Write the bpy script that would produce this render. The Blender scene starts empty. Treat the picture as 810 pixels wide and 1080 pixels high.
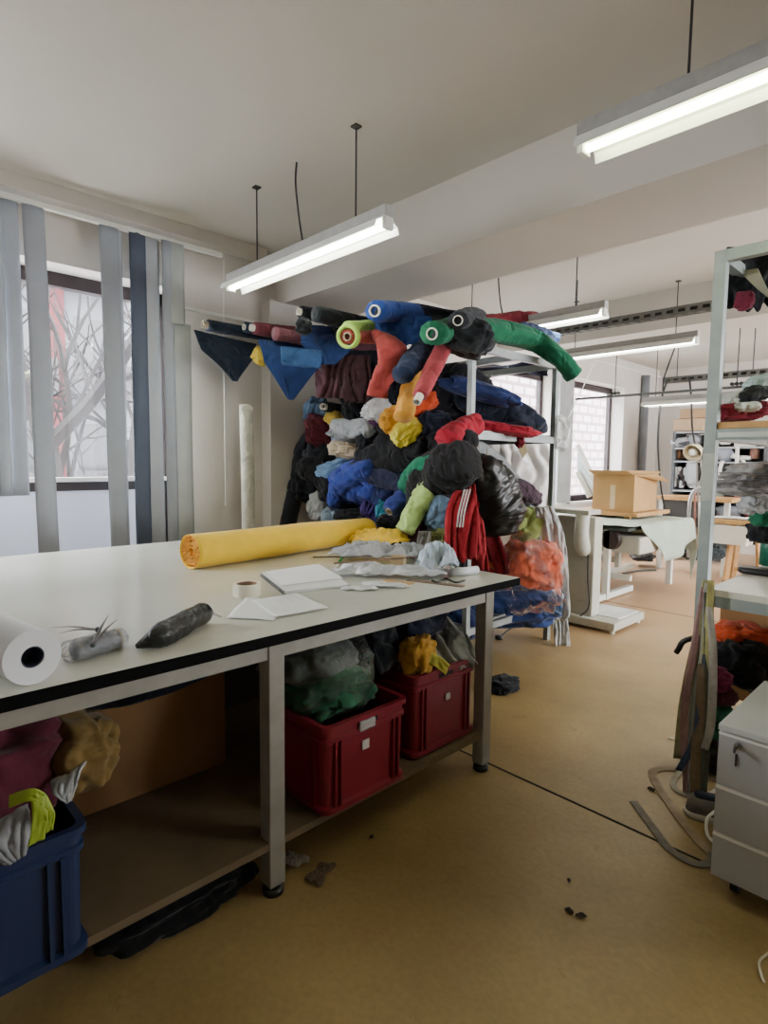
import bpy, bmesh, math, random
from mathutils import Vector, Matrix, Euler, noise
random.seed(7)
C = bpy.context.scene.collection
PI = math.pi
# ------------------------------------------------------------------ camera
F = 615.3; H = 1.45
YAW = math.radians(45.966); PIT = math.radians(4.918); ROL = math.radians(0.6126)
cy, sy, cp, sp, cr, sr = math.cos(YAW), math.sin(YAW), math.cos(PIT), math.sin(PIT), math.cos(ROL), math.sin(ROL)
R = Matrix(((cr, -sr, 0), (sr, cr, 0), (0, 0, 1))) @ Matrix(((1, 0, 0), (0, cp, -sp), (0, sp, cp))) @ \
    Matrix(((1, 0, 0), (0, 0, -1), (0, 1, 0))) @ Matrix(((cy, sy, 0), (-sy, cy, 0), (0, 0, 1)))
cam = bpy.data.cameras.new('camera'); co = bpy.data.objects.new('camera', cam); C.objects.link(co)
M3 = Matrix((R[0], -R[1], -R[2])).transposed()
co.matrix_world = Matrix.Translation((0, 0, H)) @ M3.to_4x4()
cam.sensor_fit = 'AUTO'; cam.sensor_width = 36; cam.lens = F / 1080 * 36; cam.clip_start = 0.05; cam.clip_end = 200
bpy.context.scene.camera = co
FW = Vector(R[2])

def P(px, py, x=None, y=None, z=None, d=None):
    """measure a point of the room: the place where a known plane is met"""
    r = R.transposed() @ Vector(((px - 405) / F, (py - 540) / F, 1))
    if x is not None: t = x / r.x
    elif y is not None: t = y / r.y
    elif z is not None: t = (z - H) / r.z
    else: t = d
    return Vector((t * r.x, t * r.y, H + t * r.z))
def depth(p): return (Vector(p) - Vector((0, 0, H))).dot(FW)

# ------------------------------------------------------------------ materials
def lin(c):
    if isinstance(c, str): c = tuple(int(c[i:i + 2], 16) / 255 for i in (0, 2, 4))
    return tuple((v / 12.92 if v <= .04045 else ((v + .055) / 1.055) ** 2.4) for v in c) + (1,)
_mc = {}
def mat(name, col, rough=.6, metal=0, var=.12, vs=6, bump=0, bs=60, spec=.5, sheen=0, emit=None, es=0, coat=0, alpha=1, trans=0, dirt=0):
    key = (name, str(col), rough, metal, var, vs, bump, bs, spec, sheen, es, coat, alpha, trans, dirt)
    if key in _mc: return _mc[key]
    m = bpy.data.materials.new(name); m.use_nodes = True
    nt = m.node_tree; b = nt.nodes['Principled BSDF']; L = nt.links
    c = lin(col)
    b.inputs['Base Color'].default_value = c; b.inputs['Roughness'].default_value = rough; b.inputs['Metallic'].default_value = metal
    b.inputs['Specular IOR Level'].default_value = spec
    if sheen: b.inputs['Sheen Weight'].default_value = sheen
    if coat: b.inputs['Coat Weight'].default_value = coat; b.inputs['Coat Roughness'].default_value = .1
    if alpha < 1: b.inputs['Alpha'].default_value = alpha
    if trans: b.inputs['Transmission Weight'].default_value = trans
    if es: b.inputs['Emission Color'].default_value = lin(emit or col); b.inputs['Emission Strength'].default_value = es
    tc = nt.nodes.new('ShaderNodeTexCoord')
    if var:
        n = nt.nodes.new('ShaderNodeTexNoise'); n.inputs['Scale'].default_value = vs; n.inputs['Detail'].default_value = 5
        L.new(tc.outputs['Object'], n.inputs['Vector'])
        r = nt.nodes.new('ShaderNodeValToRGB'); r.color_ramp.elements[0].position = .3; r.color_ramp.elements[1].position = .7
        r.color_ramp.elements[0].color = tuple(v * (1 - var) for v in c[:3]) + (1,)
        r.color_ramp.elements[1].color = tuple(min(1, v * (1 + var)) for v in c[:3]) + (1,)
        L.new(n.outputs['Fac'], r.inputs['Fac']); out = r.outputs['Color']
        if dirt:
            n3 = nt.nodes.new('ShaderNodeTexNoise'); n3.inputs['Scale'].default_value = vs * 3; n3.inputs['Detail'].default_value = 8; n3.inputs['Roughness'].default_value = .7
            L.new(tc.outputs['Object'], n3.inputs['Vector'])
            r3 = nt.nodes.new('ShaderNodeValToRGB'); r3.color_ramp.elements[0].position = .52; r3.color_ramp.elements[1].position = .75
            r3.color_ramp.elements[0].color = (0, 0, 0, 1); r3.color_ramp.elements[1].color = (dirt, dirt, dirt, 1)
            L.new(n3.outputs['Fac'], r3.inputs['Fac'])
            mx = nt.nodes.new('ShaderNodeMixRGB'); mx.inputs['Color2'].default_value = (.06, .045, .03, 1)
            L.new(r3.outputs['Color'], mx.inputs['Fac']); L.new(out, mx.inputs['Color1']); out = mx.outputs['Color']
        L.new(out, b.inputs['Base Color'])
    if bump:
        n2 = nt.nodes.new('ShaderNodeTexNoise'); n2.inputs['Scale'].default_value = bs; n2.inputs['Detail'].default_value = 4
        L.new(tc.outputs['Object'], n2.inputs['Vector'])
        bp = nt.nodes.new('ShaderNodeBump'); bp.inputs['Strength'].default_value = bump; bp.inputs['Distance'].default_value = .01
        L.new(n2.outputs['Fac'], bp.inputs['Height']); L.new(bp.outputs['Normal'], b.inputs['Normal'])
    _mc[key] = m
    return m
def cloth(col, shiny=0, var=.22):
    r, g, b = (int(col[i:i + 2], 16) for i in (0, 2, 4)); l = .3 * r + .59 * g + .11 * b
    f = lambda v: int(max(0, min(255, (v * .86 + l * .14) * .93 + 9)))
    m = mat('cloth_' + col, '%02x%02x%02x' % (f(r), f(g), f(b)), rough=.35 if shiny else .9, var=var, vs=9, bump=.35, bs=38, spec=.5 if shiny else .15, sheen=0 if shiny else .1)
    nt = m.node_tree
    if 'crumple' not in nt.nodes:
        bp = [n for n in nt.nodes if n.type == 'BUMP'][0]
        tc = [n for n in nt.nodes if n.type == 'TEX_COORD'][0]
        n = nt.nodes.new('ShaderNodeTexNoise'); n.name = 'crumple'; n.noise_type = 'RIDGED_MULTIFRACTAL'; n.inputs['Scale'].default_value = 9; n.inputs['Detail'].default_value = 4; n.inputs['Distortion'].default_value = 1.2; n.normalize = True
        b2 = nt.nodes.new('ShaderNodeBump'); b2.inputs['Strength'].default_value = .9; b2.inputs['Distance'].default_value = .03; b2.invert = True
        nt.links.new(tc.outputs['Object'], n.inputs['Vector']); nt.links.new(n.outputs['Fac'], b2.inputs['Height']); nt.links.new(bp.outputs['Normal'], b2.inputs['Normal'])
        nt.links.new(b2.outputs['Normal'], nt.nodes['Principled BSDF'].inputs['Normal'])
    return m
def film(name, tint=(1, 1, 1), op=.25, rough=.12):
    m = bpy.data.materials.new(name); m.use_nodes = True; nt = m.node_tree; nt.nodes.clear(); L = nt.links
    o = nt.nodes.new('ShaderNodeOutputMaterial'); t = nt.nodes.new('ShaderNodeBsdfTransparent'); g = nt.nodes.new('ShaderNodeBsdfGlossy'); d = nt.nodes.new('ShaderNodeBsdfDiffuse')
    t.inputs['Color'].default_value = tint + (1,); g.inputs['Roughness'].default_value = rough; d.inputs['Color'].default_value = tint + (1,)
    g.inputs['Color'].default_value = (1, 1, 1, 1)
    f = nt.nodes.new('ShaderNodeFresnel'); f.inputs['IOR'].default_value = 1.35
    tc = nt.nodes.new('ShaderNodeTexCoord'); n = nt.nodes.new('ShaderNodeTexNoise'); n.inputs['Scale'].default_value = 22; n.inputs['Detail'].default_value = 5; n.inputs['Distortion'].default_value = 1.5
    bp = nt.nodes.new('ShaderNodeBump'); bp.inputs['Strength'].default_value = .9; bp.inputs['Distance'].default_value = .02
    L.new(tc.outputs['Object'], n.inputs['Vector']); L.new(n.outputs['Fac'], bp.inputs['Height']); L.new(bp.outputs['Normal'], g.inputs['Normal']); L.new(bp.outputs['Normal'], f.inputs['Normal'])
    m1 = nt.nodes.new('ShaderNodeMixShader'); m1.inputs[0].default_value = op; L.new(t.outputs[0], m1.inputs[1]); L.new(d.outputs[0], m1.inputs[2])
    m2 = nt.nodes.new('ShaderNodeMixShader'); L.new(f.outputs[0], m2.inputs[0]); L.new(m1.outputs[0], m2.inputs[1]); L.new(g.outputs[0], m2.inputs[2])
    L.new(m2.outputs[0], o.inputs[0]); return m

# ------------------------------------------------------------------ object plumbing
def tag(o, label=None, cat=None, group=None, kind=None):
    if label: o['label'] = label
    if cat: o['category'] = cat
    if group: o['group'] = group
    if kind: o['kind'] = kind
    return o
def thing(name, label, cat, base, group=None):
    o = bpy.data.objects.new(name, None); C.objects.link(o); o.location = base; o.empty_display_size = .05
    return tag(o, label, cat, group)
WORLD = {}
def wloc(o):
    v = Vector(o.location)
    while o.parent: o = o.parent; v += Vector(o.location)
    return v
def obj(name, bm, m, parent=None, smooth=False, origin=None, label=None, cat=None, group=None, kind=None, solid=0, subsurf=0):
    """bm is in room coordinates; it becomes one mesh object (under parent if given)"""
    me = bpy.data.meshes.new(name); bmesh.ops.recalc_face_normals(bm, faces=bm.faces) if len(bm.faces) else None
    if parent is None:
        if origin is None:
            n = max(1, len(bm.verts)); origin = Vector((sum(v.co.x for v in bm.verts) / n, sum(v.co.y for v in bm.verts) / n, min(v.co.z for v in bm.verts)))
        off = Vector(origin)
    else: off = wloc(parent)
    bmesh.ops.translate(bm, verts=bm.verts, vec=-off)
    bm.to_mesh(me); bm.free()
    if smooth: me.polygons.foreach_set('use_smooth', [True] * len(me.polygons))
    for mm in (m if isinstance(m, (list, tuple)) else [m]): me.materials.append(mm)
    o = bpy.data.objects.new(name, me); C.objects.link(o)
    if parent is not None: o.parent = parent
    else: o.location = off
    if solid:
        s = o.modifiers.new('solid', 'SOLIDIFY'); s.thickness = solid; s.offset = 0
    if subsurf:
        s = o.modifiers.new('sub', 'SUBSURF'); s.levels = s.render_levels = subsurf
    return tag(o, label, cat, group, kind)
def copy_tree(o, parent=None):
    c = o.copy(); C.objects.link(c); c.parent = parent
    for ch in list(o.children): copy_tree(ch, c)
    return c

# ------------------------------------------------------------------ shapes
def B(): return bmesh.new()
def box(bm, x0, x1, y0, y1, z0, z1, rz=0, c=None, M=None, bev=0):
    r = bmesh.ops.create_cube(bm, size=1)
    vs = r['verts']
    mtx = Matrix.Translation(((x0 + x1) / 2, (y0 + y1) / 2, (z0 + z1) / 2)) @ Matrix.Diagonal((abs(x1 - x0), abs(y1 - y0), abs(z1 - z0), 1))
    if rz:
        cc = Vector(c) if c else Vector(((x0 + x1) / 2, (y0 + y1) / 2, 0))
        mtx = Matrix.Translation(cc) @ Matrix.Rotation(rz, 4, 'Z') @ Matrix.Translation(-cc) @ mtx
    if M: mtx = M @ mtx
    bmesh.ops.transform(bm, matrix=mtx, verts=vs)
    if bev:
        es = list({e for v in vs for e in v.link_edges})
        bmesh.ops.bevel(bm, geom=es, offset=bev, segments=2, affect='EDGES', profile=.5)
    return bm
def frame(d, up=Vector((0, 0, 1))):
    d = d.normalized(); a = d.cross(up)
    if a.length < 1e-4: a = d.cross(Vector((1, 0, 0)))
    a.normalize(); return a, a.cross(d).normalized()
def catmull(pts, n):
    pts = [Vector(p) for p in pts]
    if len(pts) == 2: return [pts[0].lerp(pts[1], i / (n - 1)) for i in range(n)]
    q = [pts[0] * 2 - pts[1]] + pts + [pts[-1] * 2 - pts[-2]]; out = []; S = len(pts) - 1
    for i in range(n):
        t = i / (n - 1) * S; k = min(int(t), S - 1); u = t - k
        a, b, c, d = q[k:k + 4]
        out.append(.5 * ((2 * b) + (c - a) * u + (2 * a - 5 * b + 4 * c - d) * u * u + (3 * b - a - 3 * c + d) * u ** 3))
    return out
def tube(bm, pts, rad, seg=12, n=None, caps=True, flat=1, wob=0, seed=0, smoothpath=True, wfreq=4, fold=0):
    """swept tube; rad number or list; flat squashes vertically; wob = wrinkle depth (fraction)"""
    pts = [Vector(p) for p in pts]
    if smoothpath and n: path = catmull(pts, n)
    else: path = pts
    N = len(path); rings = []
    a = None
    for i, p in enumerate(path):
        d = (path[min(i + 1, N - 1)] - path[max(i - 1, 0)]).normalized()
        if a is None: a, b = frame(d)
        else:
            a = (a - d * a.dot(d)).normalized(); b = a.cross(d).normalized()
        t = i / max(1, N - 1)
        if isinstance(rad, (list, tuple)):
            s = t * (len(rad) - 1); k = min(int(s), len(rad) - 2); r = rad[k] * (1 - (s - k)) + rad[k + 1] * (s - k)
        else: r = rad
        ring = []
        for j in range(seg):
            th = 2 * PI * j / seg; rr = r
            if wob:
                q = Vector((math.cos(th) * 1.2, math.sin(th) * 1.2, t * wfreq + seed * 3.1))
                w1 = noise.noise(q * 1.3 + Vector((seed, 0, 0)))
                w2 = 1 - 2.2 * abs(noise.noise(Vector((q.x * 1.5 + q.z * .6, q.y * 1.5 - q.z * .4, q.z * 1.4)) * 1.9 + Vector((seed, 9, 0))))
                if wob > .12:
                    w3 = ridge(Vector((q.x * 1.1 + q.z * .5, q.y * 1.1, q.z * 2.2)) * 1.5 + Vector((seed * 2, 1, 0)), 3)
                    f_ = 1.5 * abs(math.sin(2.2 * q.z + 2.2 * th * .5 + 3 * w1 + seed)) ** .7 - .9
                    rr = r * (1 + wob * (.9 * w1 + .45 * w3 + .5 * f_))
                else: rr = r * (1 + wob * (1.1 * w1 + .55 * w2))
            ring.append(bm.verts.new(p + a * math.cos(th) * rr + b * math.sin(th) * rr * flat))
        rings.append(ring)
    for i in range(N - 1):
        for j in range(seg):
            k = (j + 1) % seg
            bm.faces.new((rings[i][j], rings[i][k], rings[i + 1][k], rings[i + 1][j]))
    if caps:
        bm.faces.new(rings[0][::-1]); bm.faces.new(rings[-1])
    return rings
def cyl(bm, p0, p1, r, seg=16, r1=None):
    return tube(bm, [p0, p1], [r, r if r1 is None else r1], seg, smoothpath=False)
def ring_tube(bm, p0, p1, ro, ri, seg=24):
    """hollow tube"""
    p0, p1 = Vector(p0), Vector(p1); a, b = frame(p1 - p0); L = []
    for p, r in ((p0, ri), (p0, ro), (p1, ro), (p1, ri)):
        L.append([bm.verts.new(p + a * math.cos(2 * PI * j / seg) * r + b * math.sin(2 * PI * j / seg) * r) for j in range(seg)])
    for i in range(4):
        A, Bq = L[i], L[(i + 1) % 4]
        for j in range(seg):
            k = (j + 1) % seg; bm.faces.new((A[j], A[k], Bq[k], Bq[j]))
def rrect(hx, hy, r, seg=5):
    out = []
    for cx, cy_, a0 in ((hx - r, hy - r, 0), (-(hx - r), hy - r, PI / 2), (-(hx - r), -(hy - r), PI), (hx - r, -(hy - r), 1.5 * PI)):
        for i in range(seg + 1):
            a = a0 + PI / 2 * i / seg; out.append((cx + r * math.cos(a), cy_ + r * math.sin(a)))
    return out
def loft(bm, c, levels, rz=0, cap0=True, cap1=True, seg=5):
    rings = []
    for z, hx, hy, r in levels:
        ring = []
        for x, y in rrect(hx, hy, r, seg):
            ring.append(bm.verts.new((c[0] + x * math.cos(rz) - y * math.sin(rz), c[1] + x * math.sin(rz) + y * math.cos(rz), c[2] + z)))
        rings.append(ring)
    n = len(rings[0])
    for i in range(len(rings) - 1):
        for j in range(n):
            k = (j + 1) % n; bm.faces.new((rings[i][j], rings[i][k], rings[i + 1][k], rings[i + 1][j]))
    if cap0: bm.faces.new(rings[0][::-1])
    if cap1: bm.faces.new(rings[-1])
def ridge(q, o=2):
    v = 0; a = 1; s = 0
    for k in range(o):
        v += a * (1 - 2.6 * abs(noise.noise(q))); s += a; q = q * 2.07 + Vector((3.1, 1.7, 5.3)); a *= .45
    return v / s
def clump_bm(c, size, rot=(0, 0, 0), seed=0, fold=.16, freq=1.5, sub=4, lobes=.3, minz=None, axis=(1, .45, .8)):
    """a bunched piece of cloth: soft outline, rounded folds running two ways with sharp valleys between"""
    bm = B(); bmesh.ops.create_icosphere(bm, subdivisions=sub, radius=1)
    Rm = Euler(rot).to_matrix(); S = Vector((seed * 3.7, seed * 1.3 + 4, seed * 2.1)); c = Vector(c); rn = random.Random(seed * 13 + 1)
    k1 = Vector((rn.uniform(-1, 1) * axis[0], rn.uniform(-.4, .4), rn.uniform(.5, 1.1) * axis[2])) * 1.5
    k2 = Vector((rn.uniform(.6, 1.2) * axis[0], rn.uniform(-.4, .4), rn.uniform(-.6, .6) * axis[2])) * 1.9
    for v in bm.verts:
        n = v.co.normalized()
        wv = noise.noise_vector(n * 1.5 + S); q = n + .35 * wv; h = noise.noise(n * 1.2 + S * 1.7)
        a1 = abs(math.sin(k1.dot(q) * freq * 1.6 + 3.2 * wv.x + seed)) ** .75; a2 = abs(math.sin(k2.dot(q) * freq * 1.8 + 3.5 * wv.y + seed * 2)) ** .75
        m = min(1, max(0, .5 + 1.6 * h)); f = a1 * (1 - m) + a2 * m
        f3 = ridge(q * 3.1 * freq / 1.5 + S, 3)
        r = .93 + lobes * 1.1 * noise.noise(n * 1.9 + S) + .35 * lobes * noise.noise(n * 4 + S) + fold * (1.0 * (f - .6) + .42 * f3)
        p = n * r
        k = .74; p = Vector([math.copysign(abs(t) ** k, t) for t in p])
        w = Rm @ Vector((p.x * size[0], p.y * size[1], p.z * size[2])) + c
        if minz is not None and w.z < minz: w.z = minz + (w.z - minz) * .02
        v.co = w
    return bm
def garment(name, label, cat, c, size, col, rot=(0, 0, 0), seed=0, m=None, group=None, parent=None, **k):
    k.setdefault('sub', 5 if max(size) > .075 else 4)
    return obj(name, clump_bm(c, size, rot, seed, **k), m or cloth(col), parent, smooth=True, label=label, cat=cat, group=group)
def sheet_bm(pts, widths, wdir, folds=4, amp=.02, n=36, m=30, seed=0, jag=0, crease=.5, wdir2=None):
    bm = B(); path = catmull(pts, n); w0 = Vector(wdir).normalized(); w1 = Vector(wdir2).normalized() if wdir2 else w0; grid = []
    for i, p in enumerate(path):
        t = i / (n - 1); d = (path[min(i + 1, n - 1)] - path[max(i - 1, 0)]).normalized()
        s = t * (len(widths) - 1); k = min(int(s), len(widths) - 2); W = widths[k] * (1 - (s - k)) + widths[k + 1] * (s - k)
        w = w0.lerp(w1, t).normalized(); nn = d.cross(w).normalized(); row = []
        for j in range(m):
            u = j / (m - 1) - .5
            q = Vector((u * 2.3, t * 1.6, seed * 5.3))
            f = (1.6 * abs(math.sin(folds * PI * u + seed + 3.4 * noise.noise(q) + 1.2 * t)) ** .8 - .8) * (.4 + .6 * t)
            f += crease * 1.3 * ridge(Vector((u * 2.5 + t * 1.2, t * 2.2, seed)), 3)
            e = 0
            if jag and i > n * .6: e = jag * noise.noise(Vector((u * 6, seed, 0))) * (t - .6) / .4
            row.append(bm.verts.new(p + w * W * u + nn * amp * f + d * e))
        grid.append(row)
    for i in range(n - 1):
        for j in range(m - 1): bm.faces.new((grid[i][j], grid[i][j + 1], grid[i + 1][j + 1], grid[i + 1][j]))
    return bm
def drape(name, label, cat, pts, widths, wdir, col, m=None, parent=None, th=.006, group=None, **k):
    return obj(name, sheet_bm(pts, widths, wdir, **k), m or cloth(col), parent, smooth=True, label=label, cat=cat, group=group, solid=th)
def scrap_bm(c, a, b, rz, h, seed=0, n=26, irr=.3, sharp=2.6, sq=.75, tilt=0):
    """crumpled sheet lying on a surface at c.z"""
    bm = B(); S = Vector((seed * 4.1, seed * 2.3, seed)); M_ = 2 * n; cen = None; rings = []
    for i in range(1, n + 1):
        r = i / n; ring = []
        for j in range(M_):
            th = 2 * PI * j / M_; cx, sy_ = math.cos(th), math.sin(th)
            sc = 1 / max(abs(cx), abs(sy_)) ** sq * (1 + irr * noise.noise(Vector((cx * 1.7, sy_ * 1.7, seed * 2.2))) * 2)
            x, y = cx * sc * r, sy_ * sc * r
            z = max(0, .5 + .5 * ridge(Vector((x, y, 0)) * sharp + S, 3)) * h * (1 - .55 * r ** 3) + .003
            x, y = x * a, y * b
            ring.append(bm.verts.new((c[0] + x * math.cos(rz) - y * math.sin(rz), c[1] + x * math.sin(rz) + y * math.cos(rz), c[2] + z)))
        rings.append(ring)
    cen = bm.verts.new((c[0], c[1], c[2] + h * .6))
    for j in range(M_):
        k = (j + 1) % M_; bm.faces.new((cen, rings[0][j], rings[0][k]))
        for i in range(n - 1): bm.faces.new((rings[i][j], rings[i + 1][j], rings[i + 1][k], rings[i][k]))
    return bm
def scrap(name, label, cat, c, a, b, rz, h, col, seed=0, m=None, group=None, **k):
    return obj(name, scrap_bm(c, a, b, rz, h, seed, **k), m or cloth(col), None, smooth=True, label=label, cat=cat, solid=.003, group=group)

# ------------------------------------------------------------------ shared materials
WALLC = 'cdccc8'
m_wall = mat('painted_plaster', 'c9c3bb', .85, var=.06, vs=1.3, bump=.15, bs=30)
m_ceil = mat('ceiling_paint', 'c6c1b8', .9, var=.05, vs=.8, bump=.1, bs=18)
m_steel = mat('grey_steel', '8b9190', .45, .35, var=.12, vs=12)
m_steel_d = mat('dark_steel', '4a4c4c', .5, .4)
m_white_metal = mat('white_enamel', 'd8d8d0', .4, var=.05)
m_beige = mat('beige_enamel', 'b9b7aa', .4, var=.06, dirt=.25)
m_black = mat('black_plastic', '151515', .4, var=.1)
m_card = mat('cardboard', 'b08a58', .85, var=.1, vs=5, bump=.1)
m_core = mat('cardboard_core', 'a89a84', .8, var=.1)
m_corew = mat('white_card_core', 'dcd8cc', .8, var=.05)
m_wood = mat('pine_board', 'b58a54', .6, var=.2, vs=14)
m_rope = mat('cord_dark', '2a2826', .7)
m_cordw = mat('cord_white', 'd8d6d0', .6)

# ------------------------------------------------------------------ room
XW = -4.22; ZC = 3.13; XR = 2.9; YB = -2.6; YF = 10.9
def floor_mat():
    m = bpy.data.materials.new('worn_lino'); m.use_nodes = True; nt = m.node_tree; b = nt.nodes['Principled BSDF']; L = nt.links
    tc = nt.nodes.new('ShaderNodeTexCoord')
    n1 = nt.nodes.new('ShaderNodeTexNoise'); n1.inputs['Scale'].default_value = .9; n1.inputs['Detail'].default_value = 6; n1.inputs['Roughness'].default_value = .6
    r1 = nt.nodes.new('ShaderNodeValToRGB'); e = r1.color_ramp.elements; e[0].position = .32; e[0].color = lin('7d683f'); e[1].position = .68; e[1].color = lin('a58e60')
    n2 = nt.nodes.new('ShaderNodeTexNoise'); n2.inputs['Scale'].default_value = 45; n2.inputs['Detail'].default_value = 6
    mx = nt.nodes.new('ShaderNodeMixRGB'); mx.blend_type = 'OVERLAY'; mx.inputs['Fac'].default_value = .22
    n3 = nt.nodes.new('ShaderNodeTexNoise'); n3.inputs['Scale'].default_value = 7; n3.inputs['Detail'].default_value = 10; n3.inputs['Roughness'].default_value = .75
    r3 = nt.nodes.new('ShaderNodeValToRGB'); e = r3.color_ramp.elements; e[0].position = .6; e[0].color = (0, 0, 0, 1); e[1].position = .78; e[1].color = (.65, .65, .65, 1)
    mx2 = nt.nodes.new('ShaderNodeMixRGB'); mx2.inputs['Color2'].default_value = lin('4a3720')
    for n in (n1, n2, n3): L.new(tc.outputs['Object'], n.inputs['Vector'])
    L.new(n1.outputs['Fac'], r1.inputs['Fac']); L.new(r1.outputs['Color'], mx.inputs['Color1']); L.new(n2.outputs['Fac'], mx.inputs['Color2'])
    # the floor colour blends to a paler pinkish tan towards the far end
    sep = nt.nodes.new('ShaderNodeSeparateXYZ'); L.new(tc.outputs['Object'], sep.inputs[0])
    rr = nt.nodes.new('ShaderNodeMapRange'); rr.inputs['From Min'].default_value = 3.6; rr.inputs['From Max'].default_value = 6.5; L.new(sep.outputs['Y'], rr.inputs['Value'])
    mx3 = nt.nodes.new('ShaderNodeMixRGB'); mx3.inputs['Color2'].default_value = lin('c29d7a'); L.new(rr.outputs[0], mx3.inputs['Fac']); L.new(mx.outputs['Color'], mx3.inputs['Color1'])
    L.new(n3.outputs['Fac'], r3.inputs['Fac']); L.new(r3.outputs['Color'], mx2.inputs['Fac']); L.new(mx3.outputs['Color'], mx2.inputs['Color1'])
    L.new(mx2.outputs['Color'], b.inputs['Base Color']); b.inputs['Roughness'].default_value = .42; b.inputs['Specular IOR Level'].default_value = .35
    bp = nt.nodes.new('ShaderNodeBump'); bp.inputs['Strength'].default_value = .12; bp.inputs['Distance'].default_value = .01
    L.new(n3.outputs['Fac'], bp.inputs['Height']); L.new(bp.outputs['Normal'], b.inputs['Normal']); return m
def struct(name, bm, m, parent=None, **k):
    return obj(name, bm, m, parent, origin=(0, 0, 0) if parent is None else None, kind=None if parent else 'structure', **k)
struct('floor', box(B(), XW - .3, XR + .2, YB - .2, YF + .2, -.1, 0), floor_mat())
struct('ceiling', box(B(), XW - .3, XR + .2, YB - .2, YF + .2, ZC, ZC + .15), m_ceil)
struct('trim_1', box(B(), XW, XR, 2.79, 3.46, 2.73, ZC), m_ceil)       # the beams
struct('trim_2', box(B(), XW, XR, 5.95, 6.5, 2.76, ZC), m_ceil)
# window wall with real openings
ops = [(-2.3, -.55, .35), (-.35, 1.95, .35), (5.55, 7.35, .9), (7.75, 9.5, .9)]
bm = B(); zt = 2.69
edges = [YB - .2]
for y0, y1, z0 in ops:
    box(bm, XW - .3, XW, edges[-1], y0, 0, ZC); box(bm, XW - .3, XW, y0, y1, zt, ZC); box(bm, XW - .3, XW, y0, y1, 0, z0); edges.append(y1)
box(bm, XW - .3, XW, edges[-1], YF + .2, 0, ZC)
struct('wall_left', bm, m_wall)
fill_openings = [(4.0, 5.4), (6.0, 9.2)]  # unseen openings, added so soft light comes in from the right
bm = B(); e_ = YB - .2
for y0, y1 in fill_openings:
    box(bm, XR, XR + .2, e_, y0, 0, ZC); box(bm, XR, XR + .2, y0, y1, 0, .9); box(bm, XR, XR + .2, y0, y1, 2.6, ZC); e_ = y1
box(bm, XR, XR + .2, e_, YF + .2, 0, ZC)
struct('wall_right', bm, m_wall)
struct('wall_back', box(B(), XW, XR, YB - .2, YB, 0, ZC), m_wall)
struct('wall_far', box(B(), XW, XR, YF, YF + .2, 0, ZC), m_wall)
struct('trim_3', box(B(), XW, XW + .13, 2.66, 3.46, 0, 2.73), m_wall)      # shallow pier under the beam
struct('trim_4', box(B(), XW, XW + .1, YB, 2.66, 3.04, ZC), m_wall)      # plaster band over the windows
m_frame = mat('dark_window_frame', '33272a', .5, var=.08)
m_glass = bpy.data.materials.new('window_glass'); m_glass.use_nodes = True; nt = m_glass.node_tree; nt.nodes.clear()
gt = nt.nodes.new('ShaderNodeBsdfTransparent'); gg = nt.nodes.new('ShaderNodeBsdfGlossy'); gg.inputs['Roughness'].default_value = .02; gm = nt.nodes.new('ShaderNodeMixShader'); gm.inputs[0].default_value = .04; go = nt.nodes.new('ShaderNodeOutputMaterial')
nt.links.new(gt.outputs[0], gm.inputs[1]); nt.links.new(gg.outputs[0], gm.inputs[2]); nt.links.new(gm.outputs[0], go.inputs[0])
m_frost = mat('frosted_panel', 'c4c8d2', .5, var=.05, vs=4, emit='c4c8d2', es=.0)
for i, (y0, y1, z0) in enumerate(ops):
    near = i < 2; fx = XW - .24; fr = B(); t = .07
    zf = zt
    box(fr, fx - .03, fx + .03, y0, y1, zf - t - .02, zf); box(fr, fx - .03, fx + .03, y0, y1, z0, z0 + t)
    box(fr, fx - .03, fx + .03, y0, y0 + t, z0, zf); box(fr, fx - .03, fx + .03, y1 - t, y1, z0, zf)
    if near: box(fr, fx - .035, fx + .035, y0, y1, 1.225, 1.3)
    w = struct('window_%d' % (i + 1), fr, m_frame)
    if near:
        struct('window_pane', box(B(), fx - .004, fx + .004, y0 + t, y1 - t, 1.3, zf - t), m_glass, w)
        struct('lower_panel', box(B(), fx - .01, fx + .01, y0 + t, y1 - t, z0 + t, 1.225), mat('frosted_pane', 'b4b8c4', .6, var=.04, vs=3, emit='c5cad8', es=.12), w)  # opaque panel; faint emission stands in for daylight coming through
        struct('window_sill', box(B(), fx + .03, fx + .1, y0, y1, 1.29, 1.32), m_white_metal, w)
    else:
        struct('window_pane', box(B(), fx - .004, fx + .004, y0 + t, y1 - t, z0 + t, zf - t), m_glass, w)
        struct('window_sill', box(B(), fx + .03, XW + .06, y0, y1, z0 - .03, z0), m_white_metal, w)
for i, (y0, y1) in enumerate(fill_openings):
    fr = B(); t = .07; fx = XR + .12
    for a in ((y0, y1, .9, .97), (y0, y1, 2.53, 2.6), (y0, y0 + t, .9, 2.6), (y1 - t, y1, .9, 2.6), ((y0 + y1) / 2 - .04, (y0 + y1) / 2 + .04, .9, 2.6)): box(fr, fx - .03, fx + .03, *a)
    w = struct('window_%d' % (i + 5), fr, m_frame); struct('window_pane', box(B(), fx - .004, fx + .004, y0 + t, y1 - t, .97, 2.53), m_glass, w)  # frame and glass of the added, unseen right-wall windows
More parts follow.
